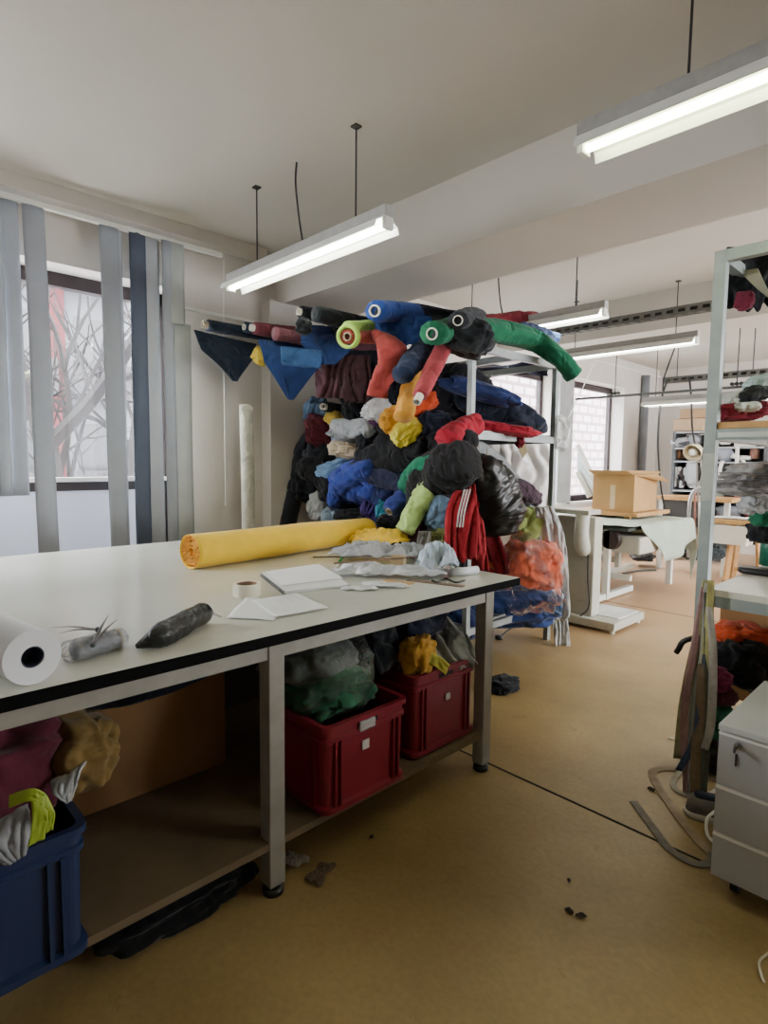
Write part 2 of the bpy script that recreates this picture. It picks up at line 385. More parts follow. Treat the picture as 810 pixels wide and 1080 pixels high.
# floor seam and pipes on the walls
struct('trim_6', box(B(), -2.6, XR, 2.252, 2.262, 0, .0025), mat('seam', '1c1712', .9))
struct('trim_7', box(B(), -3.2, -.4, 5.93, 5.94, 0, .0025), mat('seam2', '7d5f45', .9))
bm = B(); tube(bm, [(XW + .07, 10.15, 0), (XW + .07, 10.15, 2.95)], .065, 12, smoothpath=False)
obj('heating_pipe', bm, mat('grey_pipe', '777a80', .5), smooth=True, label='dark grey upright pipe on the wall right of the far window', cat='pipe')
bm = B(); tube(bm, [P(600, 398, x=XW + .03), P(699, 401, x=XW + .03)], .015, 8, smoothpath=False)
bm.free()
bm = B(); box(bm, XW, XW + .02, 2.0, 2.64, 2.555, 2.575)
obj('cable_trunking', bm, m_white_metal, label='thin white cable trunking on the wall right of the blinds', cat='trunking')

# ------------------------------------------------------------------ outside
m_brick = bpy.data.materials.new('outside_brick'); m_brick.use_nodes = True
nt = m_brick.node_tree; bt = nt.nodes.new('ShaderNodeTexBrick'); bt.inputs['Color1'].default_value = (.15, .10, .10, 1); bt.inputs['Color2'].default_value = (.19, .16, .16, 1); bt.inputs['Mortar'].default_value = (.05, .014, .018, 1)
bt.inputs['Scale'].default_value = .8; bt.inputs['Mortar Size'].default_value = .045
tc = nt.nodes.new('ShaderNodeTexCoord'); mp = nt.nodes.new('ShaderNodeMapping'); mp.inputs['Rotation'].default_value = (PI / 2, 0, PI / 2)
sx = nt.nodes.new('ShaderNodeSeparateXYZ'); cx_ = nt.nodes.new('ShaderNodeCombineXYZ'); nt.links.new(tc.outputs['Object'], sx.inputs[0]); nt.links.new(sx.outputs['Y'], cx_.inputs['X']); nt.links.new(sx.outputs['Z'], cx_.inputs['Y'])
nt.links.new(cx_.outputs[0], bt.inputs['Vector']); nt.links.new(bt.outputs['Color'], nt.nodes['Principled BSDF'].inputs['Base Color'])
bld = thing('brick_building', 'pinkish brick building outside the far window', 'building', (-10, 19, -4))
obj('facade', box(B(), -10.6, -10, 11.5, 40, -4, 14), m_brick, bld)
bld2 = thing('apartment_building', 'pale apartment building with balconies outside the near window', 'building', (-19, 4, -4))
obj('facade', box(B(), -20, -19, -10, 10.5, -4, 16), mat('pale_render', '57585c', .9, var=.05), bld2)
for k in range(4):
    for j in range(3):
        y = 1.0 + k * 2.3; z = .2 + j * 3.1
        obj('window', box(B(), -19.05, -18.98, y, y + 1.2, z + .9, z + 2.3), mat('far_glass', '1e2024', .3), bld2)
        if k in (1, 2): obj('balcony', box(box(B(), -19, -18.1, y - .3, y + 1.6, z - .1, z + .05), -18.15, -18.08, y - .3, y + 1.6, z, z + .9), mat('balcony', '2f2d30', .8), bld2)
obj('brick_pier', box(B(), -19, -18.8, 4.7, 5.3, -4, 16), mat('red_brick_far', '4a1f22', .9), bld2)
bm = B(); rnd = random.Random(11)
def branch(p, d, L, r, lv):
    q = p + d * L; mid = (p + q) / 2 + Vector((rnd.uniform(-.06, .06), rnd.uniform(-.06, .06), rnd.uniform(-.05, .05))) * L
    tube(bm, [p, mid, q], [r, r * .65], 5 if lv < 3 else 3, n=4)
    if lv < 5:
        for k in range(rnd.choice((2, 3, 3))):
            nd = (d + Vector((rnd.uniform(-.8, .8), rnd.uniform(-.8, .8), rnd.uniform(-.35, .75)))).normalized()
            branch(q if k else mid, nd, L * rnd.uniform(.6, .85), r * .6, lv + 1)
branch(Vector((-8, 2.3, -4)), Vector((.02, .06, 1)), 3.6, .24, 0)
branch(Vector((-10.5, 3.6, -4)), Vector((.02, -.08, 1)), 3.2, .2, 0)
branch(Vector((-9, 1.4, -4)), Vector((.02, .18, 1)), 3.4, .13, 0)
obj('bare_tree', bm, mat('bark', '171414', .95), label='bare winter tree with thin branches outside the near window', cat='tree')
obj('street_ground', box(B(), -40, XW - .35, -25, 45, -4.2, -4), mat('asphalt_outside', '9a9a9a', .9), kind='structure')

# ------------------------------------------------------------------ vertical blinds
XB = XW + .13
bl = thing('vertical_blind', 'grey vertical strip blind hanging in front of the near window, several strips missing', 'blind', (XB, .8, 2.98))
bm = B(); box(bm, XB - .02, XB + .02, -.6, 2.24, 2.955, 2.985); obj('head_rail', bm, m_white_metal, bl)
m_sl = [mat('blind_a', '9aa0aa', .6, var=.05, bump=.1), mat('blind_b', 'a6abb2', .6, var=.05, bump=.1), mat('blind_navy', '4a5468', .6, var=.05), mat('blind_shiny', 'a2a7a4', .35, var=.1)]
def py2y(px, x=XB): return P(px, 400, x=x).y
def slat(pa, pb, zb, mi, dx=0, zt_=2.96, lean=0, curl=.01):
    ya, yb = py2y(pa), py2y(pb); bm = B(); n = 18; k = 7; g = []
    for i in range(n + 1):
        t = i / n; z = zt_ + (zb - zt_) * t
        g.append([bm.verts.new((XB + dx + curl * math.cos(PI * (u / (k - 1) - .5)) + .01 * noise.noise(Vector((t * 3, pa, 0))), ya + (yb - ya) * u / (k - 1) + lean * t + .008 * noise.noise(Vector((t * 2, pa * 2, 3))), z)) for u in range(k)])
    for i in range(n):
        for u in range(k - 1): bm.faces.new((g[i][u], g[i][u + 1], g[i + 1][u + 1], g[i + 1][u]))
    obj('strip', bm, m_sl[mi], bl, smooth=True, solid=.002)
slat(-30, -8, 1.22, 0); slat(-6, 8, 1.22, 0, .01); slat(8, 27, 1.22, 0, -.015); slat(-60, -34, .6, 1)
slat(30, 53, .45, 0, 0, lean=.02); slat(109, 129, .45, 0, 0, lean=.02)
slat(127, 134, .5, 1, -.03); slat(139, 156, .42, 2, .01); slat(152, 171, .42, 1, -.01); slat(172, 184, .42, 0, .02)
slat(180, 202, .4, 3, 0, zt_=2.42); slat(176, 195, 2.4, 3, 0.02)
bm = B(); tube(bm, [(XB + .02, 2.25, 2.94), (XB - .03, 2.27, 2.6), (XB - .02, 2.26, 2.0), (XB - .02, 2.26, 1.1)], .004, 6, n=16)
obj('pull_cord', bm, m_cordw, bl)

# ------------------------------------------------------------------ suspended strip lights
m_tube = mat('lit_tube', 'ffffff', .5, var=0, emit='fbfff0', es=7)
m_tube2 = mat('lit_tube_greenish', 'ffffff', .5, var=0, emit='f1f7c8', es=5)
m_refl = mat('reflector_white', 'dcdcd6', .35, var=.05)
m_back = mat('reflector_back', '9b9a96', .5, .2, var=.1, vs=20)
def light(label, x0, x1, y, z, tm, rods, cord=None, top=ZC, flare=.085):
    t = thing('strip_light', label, 'light', ((x0 + x1) / 2, y, z), 'suspended fluorescent strip lights')
    obj('housing', box(B(), x0, x1, y - .03, y + .03, z, z + .055, bev=.004), m_back, t)
    bm = B(); prof = [(-flare, -.055), (-flare * .85, -.02), (-.035, .002), (.035, .002), (flare * .85, -.02), (flare, -.055), (flare - .004, -.057), (flare * .82, -.026), (.033, -.004), (-.033, -.004), (-flare * .82, -.026), (-flare + .004, -.057)]
    rs = [[bm.verts.new((x, y + a, z + b)) for a, b in prof] for x in (x0 + .02, x1 - .02)]
    for j in range(12): k = (j + 1) % 12; bm.faces.new((rs[0][j], rs[0][k], rs[1][k], rs[1][j]))
    for r in rs:
        for j in range(5): bm.faces.new((r[j], r[j + 1], r[10 - j], r[11 - j]))
    obj('reflector', bm, m_refl, t)
    bm = B(); cyl(bm, (x0 + .03, y, z - .035), (x1 - .03, y, z - .035), .014, 14); obj('fluorescent_tube', bm, tm, t, smooth=True)
    for x in (x0 + .015, x1 - .015):
        bm = B(); box(bm, x - .012, x + .012, y - .03, y + .03, z - .055, z + .01, bev=.005); obj('lamp_holder', bm, m_white_metal, t)
    for x in rods:
        bm = B(); cyl(bm, (x, y, z + .05), (x, y, top), .0045, 8); box(bm, x - .02, x + .02, y - .02, y + .02, top - .008, top); obj('suspension_rod', bm, m_rope, t)
    if cord is not None:
        bm = B(); tube(bm, [(cord, y + .0, z + .05), (cord - .05, y + .01, z + .2), (cord - .07, y, z + .4), (cord - .06, y, top)], .006, 6, n=16); obj('power_cord', bm, m_rope, t)
    return t
light('bright lit strip light nearest the blinds, hanging on two rods and a cord', -3.6, -2.08, 2.03, 2.62, m_tube, (-3.26, -2.33), -2.78)
light('large strip light at top right with greenish tube, cut by the photo edge', -1.1, .42, 2.02, 2.6, m_tube2, (-.74, .1), None)
light('strip light hanging just above the fabric rack behind the first beam', -3.55, -2.05, 4.25, 2.6, m_tube, (-3.3, -2.3), -2.95)
light('strip light under the cable tray, left end above the green fabric roll', -3.4, -1.9, 5.75, 2.6, m_tube, (-3.1, -2.1), None, top=ZC)
light('far strip light over the sewing tables, below the thin steel rail', -3.05, -1.45, 7.4, 2.22, mat('lit_tube_soft', 'ffffff', .5, var=0, emit='fffff4', es=8), (-2.9, -1.6), None, flare=.12)

# cable trays and rails
def tray(label, x0, x1, y, z, h, rods, group=None):
    t = thing('cable_tray', label, 'cable tray', ((x0 + x1) / 2, y, z), group)
    bm = B(); n = int((x1 - x0) / .09); w = (x1 - x0) / n
    for s in (-.04, .04):
        box(bm, x0, x1, y + s - .001, y + s + .001, z, z + h * .3); box(bm, x0, x1, y + s - .001, y + s + .001, z + h * .7, z + h)
        for k in range(n): box(bm, x0 + k * w, x0 + k * w + w * .4, y + s - .001, y + s + .001, z + h * .3, z + h * .7)
    for k in range(n): box(bm, x0 + k * w, x0 + k * w + w * .55, y - .04, y + .04, z, z + .002)
    box(bm, x0, x1, y - .012, y + .012, z, z + .003)
    obj('channel', bm, mat('galvanised', '6f706c', .5, .5, var=.15, vs=20), t)
    bm = B(); tube(bm, [(x0, y + .01, z + .03), (x0 * .6 + x1 * .4, y, z + .05), (x0 * .3 + x1 * .7, y, z + .07), (x1, y + .01, z + .04)], .016, 8, n=20, wob=.3); obj('cable_bundle', bm, m_rope, t)
    for x in rods:
        bm = B(); cyl(bm, (x, y, z), (x, y, ZC), .006, 8); obj('suspension_rod', bm, m_steel_d, t)
tray('perforated dark cable tray crossing above the strip light behind the beam', -3.15, 1.4, 5.1, 2.66, .07, (-2.75, -.6))
tray('farther cable tray with wires hanging at its left end, over the sewing tables', -2.85, 1.2, 7.5, 2.44, .07, (-2.7, -2.2, -1.9, -1.45))
ra = thing('steel_rail', 'thin horizontal steel rail with small pulleys hung over the sewing tables', 'rail', (-2.4, 6.4, 2.2))
bm = B(); box(bm, -3.42, -.7, 6.39, 6.41, 2.19, 2.215); obj('rail_bar', bm, m_steel_d, ra)
for x in (-2.95, -1.75):
    bm = B(); cyl(bm, (x, 6.4, 2.215), (x, 6.4, 2.76), .005, 6); obj('suspension_rod', bm, m_rope, ra)
    for s in (-.04, 0, .04):
        bm = B(); cyl(bm, (x + s, 6.385, 2.235), (x + s, 6.415, 2.235), .018, 10); obj('pulley', bm, m_black, ra)
for lab, pts in (('black power cable dropping from the far cable tray to the bench', [P(704, 400, y=7.45), P(697, 425, y=7.45), P(694, 470, y=7.5), P(698, 520, y=7.8), P(708, 560, y=8.1)]),
                 ('short black cable hanging from the far cable tray beside the desk lamp', [P(727, 398, y=7.45), P(729, 420, y=7.45), P(730, 450, y=7.8), P(734, 476, y=8.2)]),
                 ('loose dark wire looping at the left end of the far cable tray', [P(712, 366, y=7.3), P(705, 385, y=7.3), P(700, 400, y=7.4), P(699, 412, y=7.4)])):
    bm = B(); tube(bm, pts, .012 if 'loose' not in lab else .009, 6, n=24); obj('hanging_cable', bm, m_rope, smooth=True, label=lab, cat='cable')
bm = B(); tube(bm, [P(628, 380, y=6.6), P(612, 415, y=7.2), P(600, 440, y=7.4)], .006, 5, n=8); tube(bm, [P(628, 380, y=6.6), P(660, 388, y=7.2), P(697, 398, y=7.6)], .008, 5, n=8)
obj('string', bm, m_cordw, label='thin white cord strung under the lit strip light towards the far corner', cat='cord')

# ------------------------------------------------------------------ cutting table
ZT = .9; TX0, TX1, TY0, TY1 = -3.8, -1.54, -.45, 2.41
tb = thing('cutting_table', 'large cutting table with pale laminate top, black edge and grey steel frame', 'table', ((TX0 + TX1) / 2, 1, 0))
m_top = mat('pale_laminate', 'c9c9bc', .22, var=.05, vs=3, spec=.6)
obj('tabletop', box(B(), TX0 + .003, TX1 - .003, TY0, TY1 - .003, ZT - .03, ZT), m_top, tb)
m_edge = mat('black_edging', '0b0b0b', .85, spec=.1)
bm = B(); box(bm, TX1 - .003, TX1, TY0, TY1, ZT - .036, ZT - .001); box(bm, TX0, TX1, TY1 - .003, TY1, ZT - .036, ZT - .001); box(bm, TX0, TX0 + .003, TY0, TY1, ZT - .036, ZT - .001)
obj('edge_band', bm, m_edge, tb)
m_fr = mat('table_frame_grey', '8d8a82', .5, .2, var=.12, vs=14)
bm = B(); box(bm, TX1 - .06, TX1 - .02, TY0, TY1 - .2, .815, ZT - .03); box(bm, TX0 + .02, TX0 + .06, TY0, TY1 - .2, .815, ZT - .03)
box(bm, TX0 + .04, TX1 - .04, TY1 - .24, TY1 - .2, .815, ZT - .03); box(bm, TX0 + .04, TX1 - .04, 1.01, 1.05, .815, ZT - .03)
obj('apron_frame', bm, m_fr, tb)
for x in (TX1 - .045, TX0 + .045, -2.67):
    for y in (1.03, 2.19, -.3):
        if x == -2.67 and y < 0: continue
        lg = obj('leg', box(B(), x - .03, x + .03, y - .03, y + .03, .035, ZT - .03, bev=.004), m_fr, tb)
        bm = B(); cyl(bm, (x, y, 0), (x, y, .022), .036, 18); cyl(bm, (x, y, .022), (x, y, .05), .028, 18); obj('adjustable_foot', bm, m_black, lg, smooth=True)
obj('lower_shelf', box(B(), TX0 + .1, TX1 - .02, .2, 2.2, .17, .195), mat('dusty_board', '66563f', .85, var=.2, vs=4, dirt=.4), tb)
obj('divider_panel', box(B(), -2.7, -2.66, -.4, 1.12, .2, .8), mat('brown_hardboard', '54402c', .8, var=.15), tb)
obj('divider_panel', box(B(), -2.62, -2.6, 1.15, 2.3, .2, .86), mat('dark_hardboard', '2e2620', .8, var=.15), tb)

# things on the table -----------------------------------------------
def T(px, py, h=0): return P(px, py, z=ZT + h)
m_yel = mat('yellow_fleece', 'eabf22', .85, var=.08, vs=10, bump=.2, bs=80, sheen=.2)
yr = thing('fabric_roll', 'long yellow fabric roll lying across the cutting table', 'fabric roll', (-2.8, 2.0, ZT))
p0 = Vector((-2.77, 1.32, ZT + .088)); p1 = Vector((-2.93, 2.68, ZT + .085))
bm = B(); tube(bm, [p0, p0.lerp(p1, .3), p0.lerp(p1, .6) + Vector((0, 0, .003)), p1], [.089, .09, .09, .086, .08], 48, n=60, flat=.95, wob=.035, seed=2, wfreq=5, caps=False)
obj('wound_cloth', bm, m_yel, yr, smooth=True, solid=.004)
bm = B(); a_, b_ = frame(p1 - p0); d_ = (p1 - p0).normalized()
prev = None; m_or = mat('yellow_layers', 'd79a35', .85, var=.3, vs=30, bump=.5)
pts = []
for k in range(90):
    th = k * .33; r = .082 - .0007 * k; rr = r * (1 + .13 * noise.noise(Vector((math.cos(th) * 1.5, math.sin(th) * 1.5, k * .03))))
    pts.append(p0 + a_ * math.cos(th) * rr + b_ * math.sin(th) * rr * .95 + d_ * (.004 + .01 * abs(noise.noise(Vector((th, 2, 0))))))
for i in range(len(pts) - 1):
    q = [bm.verts.new(pts[i]), bm.verts.new(pts[i + 1]), bm.verts.new(pts[i + 1] + d_ * .05), bm.verts.new(pts[i] + d_ * .05)]; bm.faces.new(q)
obj('wound_end', bm, m_or, yr, smooth=True, solid=.0035)
bm = B(); cyl(bm, p0 + d_ * .03, p0 + d_ * .05, .078, 30); obj('inner_layers', bm, m_or, yr)
bm = B(); cyl(bm, p1 - d_ * .02, p1 - d_ * .008, .076, 30); obj('inner_layers', bm, m_or, yr)
scrap('fabric_scrap', 'yellow fabric piece crumpled at the far end of the yellow roll', 'fabric scrap', T(400, 577), .2, .12, 1.0, .13, 'e6b81f', 3, m=m_yel)

wr = thing('plastic_roll', 'big white plastic roll at the left edge of the cutting table', 'roll', T(37, 722))
d_ = Vector((-.985, -.17, 0)).normalized(); p0 = T(36, 722) + Vector((0, 0, .068)); p1 = p0 + d_ * .95
m_wf = mat('white_film', 'd9dbe0', .3, var=.04, vs=5, coat=.3)
bm = B(); ring_tube(bm, p0, p1, .067, .027, 48); obj('wound_film', bm, m_wf, wr, smooth=False)
for pl in wr.children[0].data.polygons: pl.use_smooth = abs(pl.normal.dot(d_)) < .5
bm = B(); ring_tube(bm, p0 + d_ * .004, p1 - d_ * .01, .0268, .0235, 32); cyl(bm, p0 + d_ * .06, p0 + d_ * .065, .0235, 24); obj('core_tube', bm, mat('core_blueblack', '2b3146', .7), wr)

# black plastic wrapped roll with pen
br = thing('wrapped_roll', 'black plastic wrapped roll with a twisted end and a white stick in it', 'roll', T(185, 668))
a = T(143, 682, .012); b = T(166, 672, .03); c = T(215, 646, .036); m_bp = mat('black_polythene', '101214', .22, var=.2, bump=.8, bs=45)
bm = B(); tube(bm, [a, a.lerp(b, .6), b, b.lerp(c, .15), b.lerp(c, .5), c], [.006, .02, .029, .036, .038, .036, .033], 26, n=46, wob=.1, seed=5, wfreq=9)
obj('plastic_wrap', bm, m_bp, br, smooth=True)
bm = B(); cyl(bm, T(214, 641, .045), T(234, 650, .012), .005, 10); obj('white_stick', bm, m_cordw, br)
# masking tape
tp = thing('tape_roll', 'cream masking tape roll standing on its side face near the notepad', 'tape', T(260, 630))
q = T(260, 630) + Vector((-.03, .02, 0)); bm = B(); ring_tube(bm, q + Vector((0, 0, .001)), q + Vector((0, 0, .05)), .056, .042, 36); obj('tape_layers', bm, mat('masking_tape', 'd9d3bd', .6, var=.05), tp)
bm = B(); ring_tube(bm, q + Vector((0, 0, .002)), q + Vector((0, 0, .0495)), .042, .039, 36); obj('cardboard_core', bm, mat('tape_core', '9c7a66', .8), tp)
# papers
def paper(label, corners, h, tone='dadbd8', lines=0, group=None, curl=.006, seed=0):
    P4 = [T(x, y, h) for x, y in corners]; n = 12; bm = B(); g = []
    for i in range(n + 1):
        g.append([])
        for j in range(n + 1):
            u, v = i / n, j / n; p = (P4[0] * (1 - u) + P4[1] * u) * (1 - v) + (P4[3] * (1 - u) + P4[2] * u) * v
            p = p + Vector((0, 0, .001 + curl * max(0, noise.noise(Vector((u * 2.2, v * 2.2, seed))) + .2))); g[-1].append(bm.verts.new(p))
    for i in range(n):
        for j in range(n): bm.faces.new((g[i][j], g[i + 1][j], g[i + 1][j + 1], g[i][j + 1]))
    o = obj('paper_sheet', bm, mat('paper_' + tone, tone, .7, var=.03), None, smooth=True, label=label, cat='paper', group=group, solid=.0006)
    if lines:
        bm = B()
        for k in range(lines):
            v = .2 + .6 * k / lines; a0 = P4[0].lerp(P4[3], v); a1 = P4[1].lerp(P4[2], v); s = a0.lerp(a1, .18); e = a0.lerp(a1, random.uniform(.5, .85)); dn = (P4[3] - P4[0]).normalized() * .0012; up = Vector((0, 0, .0065 + curl * .6))
            bm.faces.new([bm.verts.new(x + up) for x in (s, e, e + dn, s + dn)])
        obj('pencil_lines', bm, mat('pencil', '9a9ca4', .8), o)
paper('left white paper with faint pencil lines between tape and front edge', [(262, 628), (302, 640), (288, 655), (239, 652)], .001, seed=2)
paper('right white paper sheet with faint lines overlapping the other one', [(312, 626), (346, 641), (291, 652), (266, 634)], .004, lines=3, seed=5)
nb = thing('notepad', 'open spiral notepad with blank white pages beside the tape', 'notepad', T(318, 610))
c4 = [(275, 603), (333, 594), (366, 616), (299, 623)]
def slab(corn, z0, z1):
    bm = B(); lo = [bm.verts.new(T(x, y, z0)) for x, y in corn]; hi = [bm.verts.new(T(x, y, z0) + Vector((0, 0, z1 - z0))) for x, y in corn]
    bm.faces.new(lo[::-1]); bm.faces.new(hi)
    for i in range(4): j = (i + 1) % 4; bm.faces.new((lo[i], lo[j], hi[j], hi[i]))
    return bm
obj('page_block', slab([(275, 606), (333, 597), (369, 619), (300, 626)], .001, .012), mat('page_white', 'd6d7d6', .7, var=.04), nb)
o = obj('top_page', slab([(280, 603), (336, 595), (362, 610), (297, 618)], .014, .0155), mat('page_top', 'e4e5e6', .7, var=.03), nb)
bm = B(); A0 = T(275, 606, .007); A1 = T(300, 626, .007)
for k in range(22):
    q = A0.lerp(A1, (k + .5) / 22); th = [q + Vector((math.cos(t) * -.004, -math.cos(t) * .003, math.sin(t) * .008)) for t in [2 * PI * i / 8 for i in range(9)]]; tube(bm, th, .0012, 4, smoothpath=False)
obj('spiral_binding', bm, m_black, nb)
# snips in a clear sleeve
sn = thing('plastic_sleeve', 'clear plastic sleeve holding a dark thread reel next to the white roll', 'sleeve', T(98, 678))
bm = B(); p0 = T(72, 688, .03); p1 = T(128, 672, .03)
tube(bm, [p0, p0.lerp(p1, .5), p1], [.038, .036, .034], 20, n=14, wob=.1, seed=8, flat=.8); obj('clear_film', bm, film('clear_sleeve', (1, 1, 1), .12, .08), sn, smooth=True)
rl = thing('thread_reel', 'dark blue grey reel lying inside the clear plastic sleeve', 'reel', T(100, 675))
bm = B(); tube(bm, [p0.lerp(p1, .1), p0.lerp(p1, .9)], [.024, .027], 20, n=20, wob=.08, seed=3); obj('wound_thread', bm, mat('dark_thread', '3a3f4b', .5, bump=.6), rl, smooth=True)
bm = B(); ring_tube(bm, p0.lerp(p1, .88), p0.lerp(p1, .93), .03, .02); obj('end_disc', bm, m_core, rl)
def snips(label, a, b, c):
    s = thing('thread_snips', label, 'snips', a, 'thread snips on the sleeve')
    for e in (b, c):
        bm = B(); tube(bm, [a, a.lerp(e, .5) + Vector((0, 0, .006)), e], [.005, .0045, .001], 8, n=12, flat=.5); obj('blade', bm, mat('snip_steel', '5d5654', .35, .7), s, smooth=True)
    bm = B(); bmesh.ops.create_uvsphere(bm, u_segments=10, v_segments=6, radius=.008, matrix=Matrix.Translation(a)); obj('spring_bow', bm, m_steel_d, s)
snips('dark steel thread snips with long points aimed left over the sleeve', T(103, 664, .062), T(53, 662, .045), T(62, 668, .045))
snips('dark steel thread snips standing tip up on the sleeve', T(98, 680, .05), T(115, 648, .08), T(124, 653, .08))

# scraps at the far right of the table
def TS(px, py): return T(px, py)
scrap('fabric_scrap', 'large light grey knit scrap bunched behind the pencils', 'fabric scrap', T(395, 592), .21, .11, .9, .12, 'a7a9ae', 11, sharp=3)
scrap('fabric_scrap', 'pale blue woven scrap standing in a peak near the table corner', 'fabric scrap', T(462, 606), .1, .08, .7, .17, 'b9c9da', 12, sharp=1.6, irr=.2)
scrap('fabric_scrap', 'white fabric scrap lying flat beside the notepad', 'fabric scrap', T(384, 607), .13, .08, .9, .07, 'd3d5da', 13, sharp=3)
scrap('fabric_scrap', 'long white scrap stretched along the front of the scrap heap', 'fabric scrap', T(425, 609), .19, .06, .75, .06, 'c2c5cb', 14, sharp=3)
scrap('fabric_scrap', 'small white pointed cloth piece in front of the scrap heap', 'fabric scrap', T(378, 622), .07, .03, .9, .012, 'dadad8', 15)
scrap('fabric_scrap', 'thin white scrap tail behind the wooden ruler', 'fabric scrap', T(405, 619), .1, .03, .6, .02, 'd8dadc', 16)
scrap('fabric_scrap', 'light grey scrap hanging over the back of the heap', 'fabric scrap', T(430, 592), .13, .08, 1.2, .11, '8f9398', 17, sharp=3)
def stick(name, label, cat, a, b, w, h, m, z=0):
    a = T(*a, z); b = T(*b, z); d = (b - a).normalized(); s = Vector((-d.y, d.x, 0)) * w / 2; bm = B()
    v = [bm.verts.new(q + Vector((0, 0, k))) for k in (0, h) for q in (a - s, a + s, b + s, b - s)]
    for f in ((3, 2, 1, 0), (4, 5, 6, 7), (0, 1, 5, 4), (1, 2, 6, 5), (2, 3, 7, 6), (3, 0, 4, 7)): bm.faces.new([v[i] for i in f])
    return obj(name, bm, m, label=label, cat=cat)
mw = mat('ruler_brown', '6e5a48', .6, var=.15)
stick('wooden_ruler', 'brown wooden ruler in front of the pale blue scrap', 'ruler', (430, 612), (489, 619), .035, .005, mw)
stick('wooden_ruler', 'dark wooden ruler lying behind the scraps below the yellow roll', 'ruler', (330, 588), (450, 586), .02, .006, mw, .0)
stick('pencil', 'dark pencil resting on top of the grey knit scrap', 'pencil', (352, 595), (455, 587), .008, .007, mat('pencil_wood', '7d6250', .6), .075)
stick('cardboard_pattern', 'small brown cardboard pattern piece under the scraps', 'cardboard', (405, 612), (435, 616), .05, .002, m_card)
bm = B(); tube(bm, [T(476, 604, .02), T(503, 601, .02)], .02, 16, smoothpath=False); obj('paper_tube', bm, m_wf, smooth=True, label='rolled white paper tube at the back corner of the table', cat='paper roll')
bm = B(); bx = T(420, 600); box(bm, bx.x - .035, bx.x + .035, bx.y - .03, bx.y + .03, ZT + .01, ZT + .07, rz=.5, bev=.006); obj('small_box', bm, mat('tan_box', 'a08a66', .8), label='small tan box tucked between grey scraps on the table', cat='box')
gp = thing('green_pen', 'bright green pen poking up from the scraps beside the notepad', 'pen', T(360, 594))
bm = B(); tube(bm, [T(357, 594, .02), T(367, 579, .03)], [.006, .011, .011], 10, n=6); obj('pen_barrel', bm, mat('green_plastic', '1f7d3c', .4), gp, smooth=True)
bm = B(); tube(bm, [T(357, 594, .02), T(355, 597, .018)], [.006, .001], 10, n=4); obj('pen_tip', bm, m_cordw, gp)
bm = B(); tube(bm, [T(490, 612, .004), T(480, 614, .006), T(470, 610, .004), T(462, 614, .01), T(455, 612, .02)], .005, 6, n=24); obj('cord', bm, m_black, smooth=True, label='short black cord end trailing from the pale blue scrap', cat='cord')

# ------------------------------------------------------------------ crates under the table
def crate(label, x0, x1, y0, y1, z0, z1, col, sticker=None, name='storage_crate', rib=True, group=None, latch=False):
    t = thing(name, label, 'crate', ((x0 + x1) / 2, (y0 + y1) / 2, z0), group); c = ((x0 + x1) / 2, (y0 + y1) / 2, z0); hx = (x1 - x0) / 2; hy = (y1 - y0) / 2; h = z1 - z0
    m = mat('crate_' + col, col, .4, var=.08, vs=8)
    i = .018
    lv = [(0, hx - i, hy - i, .03), (.012, hx - .004, hy - .004, .035), (.03, hx - .004, hy - .004, .035), (.036, hx - i, hy - i, .03), (h - .07, hx - i + .004, hy - i + .004, .03), (h - .064, hx - .006, hy - .006, .03), (h - .05, hx - .006, hy - .006, .03), (h - .046, hx - i + .006, hy - i + .006, .03), (h - .022, hx - i + .006, hy - i + .006, .03), (h - .018, hx, hy, .035), (h, hx, hy, .035), (h, hx - .02, hy - .02, .025), (.02, hx - .032, hy - .032, .02)]
    bm = B(); loft(bm, c, lv)
    obj('crate_body', bm, m, t)
    if rib:
        for s in (-1, 1):
            for q in (.62, .74): obj('rib', box(B(), x1 - i - .002, x1 - .003, c[1] + s * hy * q - .004, c[1] + s * hy * q + .004, z0 + .03, z1 - .06), m, t)
            for q in (.55, .7): obj('rib', box(B(), c[0] + s * hx * q - .004, c[0] + s * hx * q + .004, y0 + .003, y0 + i + .004, z0 + .03, z1 - .06), m, t)
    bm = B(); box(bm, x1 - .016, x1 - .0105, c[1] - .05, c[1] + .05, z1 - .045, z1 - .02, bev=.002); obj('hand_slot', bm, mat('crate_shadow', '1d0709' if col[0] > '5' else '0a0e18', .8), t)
    if sticker:
        y, z, s = sticker; bm = B(); box(bm, x1 - .0135, x1 - .0105, y - s / 2, y + s / 2, z - s / 2, z + s / 2); obj('sticker', bm, mat('sticker', 'bdb8b0', .6, var=.1), t, label='small white sticker')
    if latch:
        bm = B(); box(bm, x1 - .012, x1 + .003, c[1] - .05, c[1] + .03, z1 - .06, z1 - .02, bev=.008); obj('card_tag', bm, film('tag_film', (.9, .9, .85), .35), t)
    return t
crate('red plastic crate of plastic bagged cloth, next to the middle table leg', -1.95, -1.52, 1.2, 1.62, .196, .53, '741425', (1.40, .41, .035), latch=True, group=None)
crate('red plastic crate of mixed clothes, next to the end table leg', -2.2, -1.585, 1.72, 2.15, .196, .56, '741628', (1.95, .42, .03))
crate('dark blue plastic crate at the left end under the table', -2.0, -1.5, -.05, .44, .196, .54, '1c2c50')

